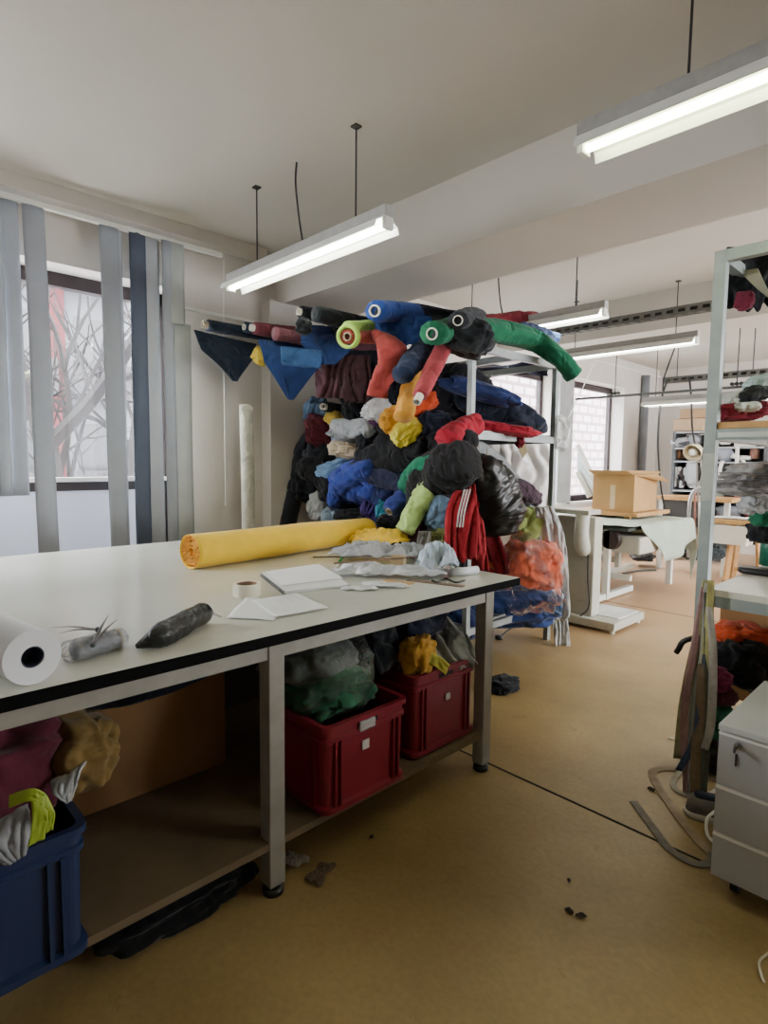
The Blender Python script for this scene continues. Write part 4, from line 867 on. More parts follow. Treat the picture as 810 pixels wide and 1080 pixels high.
roll('charcoal fabric roll with white core crossing over the green roll', P(483, 338, y=2.72), P(500, 335, y=3.4), [.06, .075, .085, .08], '2b2f35', m_corew, ri=.5, corelen=.012, seed=27, wob=.1, flat=.8)
G('charcoal_fabric', 'charcoal fabric draped over the rack corner above the post', 494, 352, 60, 40, '26292e', y=2.9, rot=20, th=.7, fold=.12)
G('charcoal_fabric', 'charcoal and navy fabric spread over the top of the rolls', 455, 330, 90, 16, '20242f', y=3.1, rot=10, th=1.5, fold=.12)
roll('dark red fabric roll on the rack top behind the green one', P(566, 336, x=-2.7), P(505, 338, x=-2.95), [.06, .07, .06, .05], '8a2630', None, seed=28, wob=.1)
roll('light blue fabric roll lying beside the green roll far end', P(587, 357, x=-2.45), P(545, 350, x=-2.6), [.05, .055, .07, .06], '5d83c8', None, seed=29, wob=.08)
G('blue_grey_fabric', 'grey blue fabric bunched over the long green roll', 562, 352, 46, 20, '4c5c84', x=-2.5, rot=15, th=1)
# white fabric roll standing by the wall
def standing(label, x, y, r, h, col, seed):
    t = thing('standing_roll', label, 'fabric roll', (x, y, 0)); bm = B(); tube(bm, [(x, y, 0), (x, y + .01, h * .5), (x, y, h)], r, 26, n=30, wob=.03, seed=seed); obj('wound_cloth', bm, cloth(col), t, smooth=True)
    bm = B(); ring_tube(bm, (x, y, h - .01), (x, y, h + .004), r * .5, r * .4); obj('core_tube', bm, m_corew, t)
standing('tall cream fabric roll standing upright against the wall', -3.96, 2.36, .05, 1.87, 'b6b3a2', 2)

# ------------------------------------------------------------------ white fusing machine beyond the rack
fm = thing('pressing_machine', 'white floor standing machine with L shaped base beyond the rack', 'machine', (-2.45, 5, 0))
obj('base_plate', box(B(), -2.75, -2.12, 4.78, 5.4, .03, .1, bev=.006), m_beige, fm)
obj('base_pad', box(B(), -2.5, -2.16, 4.95, 5.36, .1, .108), mat('worn_white', 'd5d5d2', .5, dirt=.3), fm)
for x in (-2.7, -2.16):
    for y in (4.83, 5.35):
        bm = B(); cyl(bm, (x, y, 0), (x, y, .03), .022, 12); obj('foot', bm, m_white_metal, fm)
obj('column', box(B(), -2.73, -2.36, 4.85, 5.0, .1, .98, bev=.01), m_beige, fm)
obj('side_cabinet', box(B(), -3.02, -2.74, 4.87, 5.3, .06, .86), mat('grey_panel', 'a3a39e', .5), fm)
obj('vent_panel', box(B(), -2.95, -2.82, 4.86, 4.872, .1, .28), m_black, fm)
bm = B(); tube(bm, [(-2.44, 4.78, 1.02), (-2.44, 4.76, .86), (-2.44, 4.78, .74), (-2.46, 4.86, .68)], [.06, .062, .07, .06], 18, n=24); obj('bent_arm', bm, m_beige, fm, smooth=True)
obj('work_plate', box(B(), -3.15, -2.36, 4.72, 4.95, 1.01, 1.05, bev=.004), m_beige, fm)
bm = B(); tube(bm, [(-2.41, 4.84, .7), (-2.4, 4.83, .45), (-2.38, 4.835, .2), (-2.44, 4.8, .1)], .006, 6, n=16); obj('power_cord', bm, m_rope, fm)

# covered work table with box ------------------------------------------
wt = thing('work_table', 'work table on white legs under the pale cloth', 'table', (-3.2, 6.4, 0))
obj('tabletop', box(B(), -4.0, -2.5, 5.85, 7.42, .77, .8), mat('dark_green_top', '28342c', .6), wt)
for x, y in ((-3.9, 5.95), (-2.75, 5.95), (-3.9, 7.3), (-2.6, 7.3)):
    obj('leg', box(B(), x - .03, x + .03, y - .03, y + .03, .02, .77), m_white_metal, wt)
obj('lower_frame', box(box(B(), -3.9, -2.6, 6.2, 6.24, .2, .26), -2.79, -2.73, 5.7, 6.6, .02, .08), m_white_metal, wt)
m_tc = mat('pale_tablecloth', 'a5b0a2', .8, var=.1, vs=4, bump=.3, bs=9)
bm = B(); nx, ny = 50, 60; g = []
for i in range(nx):
    g.append([])
    for j in range(ny):
        u = -4.05 + i / (nx - 1) * 1.95; v = 5.82 + j / (ny - 1) * 2.0; x, y, z = u, v, .82; u = min(u, -2.43 + .42 * min(1, max(0, (v - 6.0) / .7))); x = u
        if u > -2.43: x = -2.43 + .12 * (u + 2.43); z -= (u + 2.43) * (.7 + .6 * abs(math.sin(v * 2.1)))
        if v > 7.47: y = 7.47 + .1 * (v - 7.47); z -= (v - 7.47) * 1.1
        x += .03 * math.sin(v * 11) * (1 if u > -2.43 else 0) + .0; z += .014 * ridge(Vector((u * 3, v * 3, 1)), 2) if z > .8 else 0
        g[-1].append(bm.verts.new((x, y, z)))
for i in range(nx - 1):
    for j in range(ny - 1): bm.faces.new((g[i][j], g[i + 1][j], g[i + 1][j + 1], g[i][j + 1]))
obj('tablecloth', bm, m_tc, smooth=True, label='pale green white cloth draped over the far work table', cat='tablecloth', solid=.004)
bm = B(); box(bm, -3.55, -2.7, 6.55, 7.5, .86, .9); obj('plywood_board', bm, m_wood, label='plywood board lying under the cardboard box', cat='board')
bm = B()
for x in (-3.45, -2.85):
    for y in (6.65, 7.35): box(bm, x - .03, x + .03, y - .03, y + .03, .825, .86)
obj('board_spacers', bm, m_wood, label='small wooden blocks between cloth and plywood board', cat='block')
cbx = thing('cardboard_box', 'open brown cardboard box standing on the plywood board', 'box', (-3.1, 7, .9))
x0, x1, y0, y1, z0, z1 = -3.28, -2.79, 6.64, 7.3, .9, 1.33
bm = B()
for a in ((x0, x0 + .006, y0, y1), (x1 - .006, x1, y0, y1), (x0, x1, y0, y0 + .006), (x0, x1, y1 - .006, y1)): box(bm, *a, z0, z1)
box(bm, x0, x1, y0, y1, z0, z0 + .006); obj('carton_body', bm, m_card, cbx)
bm = B(); f = lambda pts: bm.faces.new([bm.verts.new(q) for q in pts])
f([(x0, y0, z1), (x1, y0, z1), (x1 - .02, y0 - .17, z1 + .05), (x0 + .02, y0 - .17, z1 + .05)]); obj('carton_flap', bm, m_card, cbx, solid=.005)
bm = B(); f([(x1, y0, z1), (x1, y1, z1), (x1 + .15, y1 - .02, z1 - .09), (x1 + .15, y1 - .25, z1 - .02)]); obj('carton_flap', bm, m_card, cbx, solid=.005)
bm = B(); f([(x0, y1, z1), (x1, y1, z1), (x1, y1 + .1, z1 + .04), (x0, y1 + .1, z1 + .04)]); obj('carton_flap', bm, m_card, cbx, solid=.005)
bm = B(); box(bm, (x0 + x1) / 2 - .03, (x0 + x1) / 2 + .03, y0 - .0012, y0, z0 + .03, z1 - .12); obj('packing_tape', bm, mat('packing_tape', 'c9b391', .3), cbx)
# under the covered table
up = thing('sewing_motor', 'black sewing machine motor and pedal under the covered table', 'motor', P(675, 598, z=0))
c = P(678, 590, z=.1); bm = clump_bm(c + Vector((0, 0, .04)), (.16, .22, .06), (0, 0, .3), 5, fold=.05); obj('motor_casing', bm, m_black, up, smooth=True)
bm = B(); tube(bm, [P(657, 605, z=.01), P(672, 602, z=.02), P(692, 601, z=.02)], .015, 8, n=10); obj('pedal_bar', bm, m_steel_d, up)
sd = thing('trestle_stand', 'white metal trestle foot standing left of the black motor', 'stand', P(648, 604, z=0))
a = P(641, 606, z=0); bm = B(); box(bm, a.x - .03, a.x + .03, a.y, a.y + .75, 0, .07); obj('foot_bar', bm, m_beige, sd)
bm = B(); box(bm, a.x - .03, a.x + .03, a.y + .25, a.y + .33, .07, .6); obj('upright', bm, m_beige, sd)
bm = B(); box(bm, a.x - .9, a.x, a.y + .3, a.y + .34, .12, .2); box(bm, a.x - .9, a.x, a.y + .3, a.y + .34, .32, .38); obj('cross_rail', bm, m_beige, sd)
bm = B(); q = P(645, 566, y=6.1); box(bm, q.x - .25, q.x + .35, 6.0, 6.5, .52, .7, bev=.02); obj('white_drawer_unit', bm, m_beige, label='white machine body hanging under the covered tabletop', cat='machine')
bm = B(); q = P(644, 569, y=5.95); bmesh.ops.create_cone(bm, segments=24, radius1=.11, radius2=.1, depth=.06, cap_ends=True, matrix=Matrix.Translation(q) @ Matrix.Rotation(PI / 2, 4, 'X')); obj('belt_wheel', bm, mat('wheel', '2c1d18', .5), label='round dark belt wheel under the covered table', cat='wheel')

# sewing bench along the window wall
wb = thing('sewing_bench', 'white sewing bench with machine parts along the far window', 'bench', (-3.6, 5.4, 0))
obj('bench_top', box(B(), -4.15, -3.2, 4.9, 5.8, .98, 1.02), m_beige, wb)
obj('bench_shelf', box(B(), -4.1, -3.2, 5.3, 5.6, 1.1, 1.13), m_beige, wb)
for x, y in ((-4.05, 5.0), (-3.25, 5.0), (-4.05, 5.7), (-3.25, 5.7)): obj('leg', box(B(), x - .025, x + .025, y - .025, y + .025, 0, .98), m_white_metal, wb)
sm = thing('sewing_machine', 'beige sewing machine on the bench by the far window', 'sewing machine', (-3.6, 6.0, 1.02))
obj('machine_bed', box(B(), -3.95, -3.4, 5.55, 5.8, 1.02, 1.07, bev=.01), m_beige, sm)
obj('machine_arm', box(B(), -3.95, -3.4, 5.6, 5.72, 1.2, 1.3, bev=.02), mat('olive_beige', 'a9a78c', .5), sm)
obj('machine_column', box(B(), -3.55, -3.4, 5.6, 5.72, 1.07, 1.22, bev=.01), m_beige, sm)
obj('needle_head', box(B(), -3.95, -3.86, 5.6, 5.72, 1.12, 1.22, bev=.01), m_black, sm)
# tilted window sash
bm = B(); a, b, c_, d = P(612, 460, y=7.2), P(640, 512, y=7.9), P(626, 514, y=7.2), P(608, 500, y=6.9)
ws = thing('window_sash', 'opened white window sash leaning inward behind the cardboard box', 'window sash', P(618, 515, y=7.2))
for u, v in ((P(609, 470, y=7), P(633, 520, y=7)), (P(609, 498, y=7), P(622, 524, y=7))):
    bm = B(); tube(bm, [u, v], .035, 4, smoothpath=False); obj('sash_bar', bm, m_white_metal, ws)
bm = B(); bm.faces.new([bm.verts.new(q) for q in (P(609, 470, y=7.03), P(633, 520, y=7.03), P(622, 524, y=7.03), P(609, 498, y=7.03))]); obj('sash_pane', bm, mat('sash_pane', 'c3cdcf', .3), ws, solid=.004)
bm = B(); box(bm, XW + .01, XW + .06, 7.36, 7.74, .9, 2.69); obj('white_pillar', bm, mat('pillar_grey', '9da0a0', .6), label='grey panel pillar between the two far windows', cat='pillar')

# ------------------------------------------------------------------ far shelving
FY = 9.3
fs = thing('shelving_unit', 'dark grey steel shelving unit against the far wall', 'shelving', (-2.4, FY, 0))
fx0 = P(709, 500, y=FY).x; fx1 = P(806, 500, y=FY).x; fxm = P(742, 500, y=FY).x
m_sh = mat('shelf_grey', '55585c', .5, .2)
def ZS(py, px=760): return P(px, py, y=FY).z
for x in (fx0, fxm, fx1): obj('upright', box(B(), x - .02, x + .02, FY, FY + .45, 0, ZS(455, 712)), m_sh, fs)
obj('back_panel', box(B(), fx0, fx1, FY + .44, FY + .45, .3, ZS(458, 712)), mat('shelf_back', '2b2d31', .8), fs)
lev_l = [455, 472, 486, 517, 545]; lev_r = [471, 487, 505, 528, 550]
m_shl = mat('shelf_edge', 'a3a6a8', .5)
for py in lev_l: z = ZS(py, 725); obj('shelf_board', box(B(), fx0, fxm, FY, FY + .44, z - .025, z), m_shl, fs)
for py in lev_r: z = ZS(py, 775); obj('shelf_board', box(B(), fxm, fx1, FY, FY + .44, z - .025, z), m_shl, fs)
def item(kind, label, px, py, wpx, hpx, col, seed=0, sh='box', cat=None):
    c = P(px, py, y=FY + .1); s = depth(c) / F; w = wpx * s / 2; h = hpx * s / 2
    if sh == 'box': bm = B(); box(bm, c.x - w, c.x + w, c.y - .02, c.y + .2, c.z - h, c.z + h, bev=min(w, h) * .15)
    elif sh == 'bowl':
        bm = B(); tube(bm, [c - Vector((0, 0, h)), c, c + Vector((0, 0, h))], [w * .6, w * .9, w], 18, smoothpath=False)
    elif sh == 'jar':
        bm = B(); tube(bm, [c - Vector((0, 0, h)), c + Vector((0, 0, h * .5)), c + Vector((0, 0, h * .7)), c + Vector((0, 0, h))], [w, w, w * .8, w * .8], 14, smoothpath=False)
    else: bm = clump_bm(c, (w, .1, h), (0, 0, .3), seed, fold=.3, sub=3)
    return obj(kind, bm, mat('item_' + col, col, .6, var=.1), smooth=sh != 'box', label=label, cat=cat or kind.split('_')[-1])
its = [('carton', 'flat brown carton on top of the far shelving', 726, 448, 30, 13, 'b79a78', 'box'),
 ('carton', 'second brown carton behind the lit strip light on the shelving top', 731, 436, 26, 10, 'a5845f', 'box'),
 ('plastic_bundle', 'pale plastic bundle on the upper left shelf', 721, 466, 18, 10, '9a9ca0', 'c'),
 ('glass_jar', 'amber glass jar on the second left shelf', 716, 479, 5, 9, '5d3c22', 'jar'), ('glass_jar', 'brown glass jar right of the amber one', 722, 479, 5, 9, '4b3021', 'jar'),
 ('plastic_bag', 'crumpled clear bag between thread cones and lamp', 730, 500, 14, 26, 'b2b4b8', 'c'),
 ('white_bowl', 'white bowl on the top right shelf', 765, 466, 14, 6, 'd8d6d0', 'bowl'), ('red_box', 'low red box on the top right shelf', 787, 464, 22, 7, 'a5212a', 'box'), ('white_tray', 'white tray under the low red box', 787, 469, 22, 4, 'd6d0cc', 'box'),
 ('grey_ball_of_yarn', 'round grey bundle on the second right shelf', 764, 479, 16, 15, '8c929c', 'c'), ('white_cups', 'white small pots beside the round grey bundle', 784, 483, 14, 5, 'cfcfcb', 'c'), ('brown_pot', 'brown pot at the right of the second shelf', 796, 478, 9, 12, '7d5a4c', 'jar'),
 ('black_box', 'black storage box on the third right shelf', 770, 496, 34, 18, '131316', 'box'), ('grey_box', 'flat grey box on the fourth right shelf', 777, 516, 34, 14, '4b4e55', 'box'), ('red_tin', 'red tin on the third shelf near the grey cloths', 793, 498, 6, 9, 'b32b30', 'jar'),
 ('pink_cup', 'pink and white cup on the fifth right shelf', 778, 521, 6, 9, 'c9707a', 'jar'), ('green_can', 'grey green canister behind the rack post', 757, 512, 12, 26, '7b8074', 'jar'), ('dark_bag', 'dark bag on the fifth right shelf', 790, 521, 16, 12, '17161a', 'c'),
 ('grey_bundle', 'grey cloth bundle on the lowest right shelf', 768, 540, 22, 14, '6b7076', 'c')]
for i, (k, lb, px, py, w, h, col, sh) in enumerate(its): item(k, lb, px, py, w, h, col, i, sh)
rs = random.Random(5)
for k in range(16):
    px = 712 + rs.random() * 24; py = 492 + rs.random() * 20
    o = item('thread_cone', 'small white thread cone heaped on the left middle shelf', px, py, 5, 8, 'cfcfce', k, 'jar', 'thread cone'); o['group'] = 'thread cones on the left middle shelf'
for k in range(8):
    px = 712 + rs.random() * 26
    o = item('dark_spool', 'small dark spool at the back of the left middle shelf', px, 510 - rs.random() * 12, 5, 8, '3a3436', k, 'jar', 'spool'); o['group'] = 'dark spools on the left middle shelf'
for k, (lb, px, py, w, h, col) in enumerate((('crumpled white film lying on the top left shelf', 714, 467, 12, 8, 'c4c6cb'), ('grey plastic bag on the top left shelf near the lamp', 733, 464, 14, 12, '8f9298'), ('pale bag behind the lamp on the second left shelf', 733, 478, 10, 12, 'b5b7bb'), ('dark folded item on the top left shelf', 724, 468, 14, 5, '34353a'), ('red cloth lump on the lowest right shelf', 790, 541, 8, 8, '8f2a30'), ('white paper lump on the second right shelf', 775, 481, 8, 6, 'd5d3cf'), ('dark cloth lump on the top right shelf end', 801, 466, 8, 9, '55524f'))):
    item('shelf_bundle', lb, px, py, w, h, col, 40 + k, 'c', 'bundle')
for pts, lb in (([(778, 470), (777, 490), (775, 508)], 'white ribbon hanging straight down from the top right shelf'), ([(762, 486), (759, 498), (763, 508), (762, 520)], 'white ribbon curling from the second right shelf'), ([(783, 485), (787, 492), (786, 497)], 'short white ribbon loop beside the straight ribbon')):
    obj('white_ribbon', sheet_bm([P(a, b, y=FY - .05) for a, b in pts], [.05, .05], (1, 0, 0), 1, .004, n=14, m=4), m_cordw, smooth=True, label=lb, cat='ribbon', solid=.003)
# far bench with desk lamp
fb = thing('wooden_bench', 'wooden bench top in front of the far shelving', 'bench', (-2.6, 8.6, 0))
z = P(720, 524, y=8.3).z
obj('bench_top', box(B(), P(692, 524, y=8.3).x, P(772, 524, y=8.3).x, 8.3, 8.85, z - .05, z), m_wood, fb)
for px in (697, 766): q = P(px, 540, y=8.4); obj('leg', box(B(), q.x - .03, q.x + .03, 8.4, 8.46, 0, z - .05), m_white_metal, fb)
obj('bench_drawer', box(B(), P(700, 524, y=8.35).x, P(728, 524, y=8.35).x, 8.34, 8.8, z - .3, z - .05), mat('bench_dark', '3a3733', .7), fb)
obj('bench_frame', box(B(), P(700, 524, y=8.35).x, P(760, 524, y=8.35).x, 8.7, 8.76, .15, z - .3), mat('bench_dark2', '4a4a4c', .7), fb)
dl = thing('desk_lamp', 'cream anglepoise desk lamp with its shade tipped left', 'lamp', P(738, 560, y=8.0))
h = P(732, 476, y=8.0); ld = Vector((-.12, -.75, -.42)).normalized(); bm = B(); tube(bm, [h - ld * .13, h - ld * .1, h - ld * .04, h + ld * .05], [.03, .05, .085, .115], 22, smoothpath=False, caps=False); obj('lamp_shade', bm, mat('cream_shade', 'c8bc9c', .4), dl, smooth=True, solid=.006)
bm = B(); bmesh.ops.create_uvsphere(bm, u_segments=12, v_segments=8, radius=.05, matrix=Matrix.Translation(h + Vector((-.01, -.01, -.01)))); obj('bulb', bm, m_white_metal, dl, smooth=True)
bm = B(); tube(bm, [h - ld * .12, P(741, 500, y=8.0), P(736, 520, y=8.0), P(738, 545, y=8.0)], .014, 8, smoothpath=False); tube(bm, [P(735, 485, y=8.05), P(735, 520, y=8.05)], .01, 6, smoothpath=False); obj('lamp_arm', bm, mat('lamp_arm_grey', '8b8178', .4, .5), dl)
bt_ = thing('tube_stand', 'white bent metal tube stand with hanging belts near the desk lamp', 'stand', P(738, 590, z=0))
bm = B(); tube(bm, [P(726, 588, y=7.9), P(727, 535, y=7.9), P(733, 517, y=7.9), P(741, 517, y=7.9), P(743, 535, y=7.9), P(741, 588, y=7.9)], .022, 8, n=40); obj('bent_tube', bm, mat('chromed', 'b9bcc0', .3, .6), bt_, smooth=True)
bm = B(); tube(bm, [P(733, 520, y=7.85), P(733, 555, y=7.85), P(735, 580, y=7.85)], .012, 6, n=8); obj('red_belt', bm, mat('belt', '8d5a4a', .6), bt_)
bm = B(); tube(bm, [P(738, 530, y=7.87), P(738, 560, y=7.87), P(737, 580, y=7.87)], .02, 6, n=8); obj('white_belt', bm, m_cordw, bt_)
G('tan_sack', 'tan sack standing beside the tube stand', 728, 568, 16, 36, '6c6048', y=8.1, cat='sack'); G('dark_machine_cover', 'dark covered machine under the far wooden bench', 713, 560, 20, 44, '2c2b2c', y=8.4, cat='cover')
G('coiled_hose', 'dark coiled hose heap on the far floor', 742, 584, 46, 12, '2d3438', y=8.1, cat='hose', fold=.3)
G('dark_bin', 'dark grey sack under the wooden stool tray', 758, 568, 22, 34, '3c4240', y=8.3, cat='sack')
# pine stool with plastic tray
st = thing('pine_stool', 'light pine trestle stool in front of the far shelving', 'stool', P(780, 590, y=7.9))
z = P(775, 549, y=7.6).z; xa = P(751, 549, y=7.6).x; xb = P(812, 549, y=7.6).x
obj('stool_top', box(B(), xa, xb, 7.6, 8.0, z - .05, z), m_wood, st)
for px, dx in ((774, -.06), (800, .06)):
    bm = B(); q = P(px, 552, y=7.65)
    for yy in (7.65, 7.92): tube(bm, [Vector((q.x, yy, z - .05)), Vector((q.x + dx, yy, 0))], .035, 4, smoothpath=False)
    obj('leg_pair', bm, m_wood, st)
obj('stretcher', box(B(), P(774, 552, y=7.65).x, P(800, 552, y=7.65).x, 7.76, 7.8, .2, .25), m_wood, st)
crx = P(768, 560, y=7.55); bm = B(); loft(bm, (crx.x, 7.68, z - .28), [(0, .2, .12, .03), (.22, .24, .15, .03), (.22, .22, .13, .03), (.02, .18, .1, .03)]); obj('white_basin', bm, m_white_metal, label='white plastic basin hanging under the pine stool top', cat='basin')
scrap('white_papers', 'white patterns spread on the pine stool', 'paper', (P(785, 548, y=7.75).x, 7.8, z), .3, .12, 0, .03, 'd6d4cf', 8)

# ------------------------------------------------------------------ right rack
QX, QY, QZ = -.82, 2.7, 2.32; QX1 = .75; QY1 = 3.95
m_rk = mat('right_rack_grey', '8e9794', .45, .25, var=.1, vs=14)
rr = thing('storage_rack', 'grey steel storage rack at the right edge with laminate shelf', 'rack', (QX, QY, 0))
for x in (QX, QX1):
    for y in (QY, QY1): obj('post', box(B(), x - .022, x + .022, y - .022, y + .022, 0, QZ), m_rk, rr)
for z in (QZ, 1.6, .9):
    bm = B(); hgt = .045
    box(bm, QX, QX1, QY - .02, QY + .02, z - hgt, z); box(bm, QX, QX1, QY1 - .02, QY1 + .02, z - hgt, z); box(bm, QX - .02, QX + .02, QY, QY1, z - hgt, z); box(bm, QX1 - .02, QX1 + .02, QY, QY1, z - hgt, z)
    obj('shelf_frame', bm, m_rk, rr)
obj('top_board', box(B(), -.45, QX1, QY + .03, QY1 - .03, QZ - .02, QZ), mat('board_grey', '6f726c', .7), rr)
obj('shelf_board', box(B(), QX + .024, QX1 - .024, QY - .01, QY1, 1.602, 1.628), m_wood, rr)
obj('laminate_shelf', box(B(), QX + .024, QX1 - .024, QY - .02, QY1, .902, .93), m_top, rr)
bm = B(); box(bm, QX + .03, QX + .22, QY - .0235, QY - .0215, 1.565, 1.585); obj('old_tape', bm, mat('old_tape', 'b9bdb8', .4), rr)
obj('post_wrap', box(B(), QX - .024, QX + .024, QY - .024, QY - .0221, 1.3, 1.5), mat('pale_tape', 'a3a89e', .5, var=.3), rr)
# on the rack
def slab_pts(pts, th):
    bm = B(); n = (pts[1] - pts[0]).cross(pts[2] - pts[0]).normalized() * th; lo = [bm.verts.new(p) for p in pts]; hi = [bm.verts.new(p + n) for p in pts]; k = len(pts)
    bm.faces.new(lo[::-1]); bm.faces.new(hi)
    for i in range(k): j = (i + 1) % k; bm.faces.new((lo[i], lo[j], hi[j], hi[i]))
    return bm
garment('black_garment', 'black garment lying on the top of the right rack', 'garment', (-.52, 2.86, 2.4), (.14, .16, .08), '0e0f11', seed=81)
drape('black_hanging_garment', 'black garment with ragged hem hanging under the right rack top', 'garment', [P(800, 262, y=3.0), P(792, 290, y=3.0), P(788, 326, y=3.02)], [.3, .34, .24], DIRR, '101318', seed=4, folds=1.5, amp=.03, jag=.1)
garment('maroon_rag', 'small maroon rag on the black garment under the rack top', 'garment', P(785, 317, y=2.93), (.04, .02, .04), '6d1a30', seed=82)
obj('plywood_piece', slab_pts([P(779, 286, y=2.95), P(799, 283, y=2.95), P(815, 318, y=2.95), P(800, 306, y=2.95)], .012), mat('olive_ply', '8f8c74', .7), label='slanted pale board piece under the top of the right rack', cat='board')
def Q(name, label, px, py, w, h, col, y, **k): return G(name, label, px, py, w, h, col, y=y, **k)
Q('red_cloth', 'dark red folded cloth on the upper shelf of the right rack', 787, 433, 66, 20, '8a1a2c', 2.85, rot=-6, th=1, fold=.12)
Q('cream_cloth', 'cream cloth above the dark red one on the right rack', 788, 421, 44, 22, 'b7b9ae', 2.9, rot=-20, th=1, fold=.14)
Q('grey_black_cloth', 'dark grey patterned cloth in the upper shelf pile', 800, 414, 26, 16, '2e3134', 2.82, rot=-10, th=1)
Q('white_cloth', 'white cloth patch draped over the dark red cloth', 792, 428, 20, 10, 'cfd2d0', 2.78, th=.6)
Q('pale_teal_cloth', 'pale teal cloth at the top of the upper shelf pile', 806, 402, 26, 16, '9fb5b4', 2.9, rot=-20, th=1)
for k, (lb, px, py, w, col) in enumerate((('topmost light grey folded cloth of the stack at the right edge', 806, 492, 38, '9a9794'), ('second light grey folded cloth from the top of the stack', 801, 500, 48, '8b8784'), ('third folded cloth from the top, slightly darker grey', 798, 509, 54, '7b7774'), ('fourth grey folded cloth from the top of the stack', 797, 518, 52, '8f8b88'))):
    Q('grey_folded_cloth', lb, px, py, w, 11, col, 2.95, rot=-9 + k * 5, th=4, fold=.12, freq=1.2)
Q('white_folded_cloth', 'white folded cloth under the light grey stack', 806, 534, 36, 24, 'b8babb', 2.95, rot=25, th=1)
Q('green_garment', 'dark green garment under the white folded cloth', 808, 545, 18, 20, '0f6b48', 2.93, th=1); Q('black_garment_low', 'black garment under the dark green one at the right edge', 810, 562, 24, 22, '121216', 3.0, th=1)
bm = B(); c = P(795, 605, z=.93); loft(bm, (c.x + .03, c.y, .931), [(0, .09, .045, .04), (.012, .1, .05, .045), (.028, .095, .046, .04), (.03, .08, .035, .03)]); obj('black_iron_rest', bm, m_black, smooth=True, label='flat black rounded pad lying on the laminate shelf', cat='pad')
bm = B(); c = P(812, 590, z=.96); tube(bm, [c + Vector((0, 0, -.03)), c + Vector((0, 0, .16))], [.05, .045], 20, smoothpath=False); obj('green_container', bm, mat('teal_plastic', '12614e', .4), smooth=True, label='dark green container behind the black pad', cat='container')
# under the shelf
cx0 = P(760, 640, y=3.2)
obj('cardboard_sheet', box(B(), cx0.x, .7, 3.2, 3.215, .3, .88), mat('card_dim', '9a744c', .9, var=.1), label='large brown cardboard panel under the laminate shelf', cat='cardboard')
Q('orange_cloth', 'bright orange cloth on the heap under the laminate shelf', 790, 672, 60, 26, 'd8451a', 3.0, rot=8, th=1, fold=.22)
Q('black_bag', 'large black bag slumped under the laminate shelf', 800, 706, 84, 54, '141518', 2.95, rot=20, th=.9, fold=.1, cat='bag')
Q('magenta_cloth', 'magenta cloth sticking out under the black bag', 758, 717, 28, 26, '7a1a46', 2.76, rot=20, th=1)
Q('maroon_cloth', 'dark maroon cloth below the magenta one', 762, 735, 32, 18, '4a1522', 2.77, th=1)
Q('green_cloth_stack', 'upper dark green folded cloth behind the drawer unit', 760, 753, 34, 18, '146042', 2.78, th=1.2, fold=.08); Q('green_cloth_stack', 'lower dark green folded cloth behind the drawer unit', 760, 772, 36, 18, '10523a', 2.78, th=1.2, fold=.08)
Q('dark_cloth_base', 'dark cloth at the bottom of the heap behind the drawer unit', 762, 800, 34, 40, '241815', 2.95, th=1)
bm = B(); p = P(716, 682, y=2.66); tube(bm, [p + Vector((.08, .02, .06)), p + Vector((.02, 0, .03)), p + Vector((0, 0, -.01)), p + Vector((-.01, 0, -.03))], .012, 8, n=12); obj('plastic_hook', bm, m_black, smooth=True, label='black plastic hook poking out left of the hanging tapes', cat='hook')
# hanging tapes
tapes = [((745, 612), (738, 660), (722, 740), (715, 800), '8a8660', 'olive edged strap hanging farthest left on the rack post', .03), ((742, 620), (733, 680), (722, 750), (724, 835), '8f6f6c', 'dusty pink tape hanging on the rack post', .022), ((747, 615), (744, 680), (735, 760), (729, 835), '8a8a84', 'grey tape hanging over the rack post', .028),
 ((750, 612), (748, 650), (742, 720), (737, 820), 'a09a62', 'yellow dotted measuring tape hanging on the post', .024), ((746, 625), (747, 700), (745, 770), (741, 835), '4f5348', 'dark green grey strap hanging on the post', .026), ((748, 640), (752, 690), (750, 760), (743, 790), '9a958b', 'pale beige tape hanging farthest right on the post', .024),
 ((744, 690), (739, 740), (733, 780), (716, 812), '33445c', 'dark blue strap ending above the floor', .022), ((740, 700), (738, 750), (734, 800), (733, 848), '6b5a44', 'brown tape reaching the floor at the post', .03)]
for i, (a, b, c, d, col, lb, w) in enumerate(tapes):
    yy = 2.655 - i * .006
    obj('hanging_tape', sheet_bm([P(*a, y=yy), P(*b, y=yy - .01), P(*c, y=yy - .02), P(*d, y=yy - .03)], [w, w * 1.3, w * 1.4, w * 1.2], (.95, .3, 0), 1, .006, n=30, m=6, seed=i), mat('tape_' + col, col, .8, var=.2, vs=30), smooth=True, label=lb, cat='strap', solid=.002)
def band(label, pts, w, col, name='floor_strap'):
    q = [P(a, b, z=.004) for a, b in pts]; bm = B(); path = catmull(q, 46); pr = None
    for i, p in enumerate(path):
        d = (path[min(i + 1, 45)] - path[max(i - 1, 0)]).normalized(); s = Vector((-d.y, d.x, 0)) * w / 2; z = Vector((0, 0, 0))
        cur = (bm.verts.new(p - s), bm.verts.new(p + s + z))
        if pr: bm.faces.new((pr[0], pr[1], cur[1], cur[0]))
        pr = cur
    obj(name, bm, mat('strap_' + col, col, .8, var=.25, vs=20), label=label, cat='strap', solid=.003)
band('beige strap looping on the floor around the foot of the post', [(760, 824), (720, 812), (692, 812), (690, 822), (712, 856), (735, 885), (750, 900)], .038, '8b7a62')
band('grey strap lying in a long hook shape on the floor', [(668, 845), (690, 875), (706, 895), (730, 910), (748, 910), (752, 900)], .034, '6e665c')
band('light strap coiled around the post foot', [(745, 790), (716, 815), (712, 832), (740, 842), (760, 830)], .025, 'a09884')
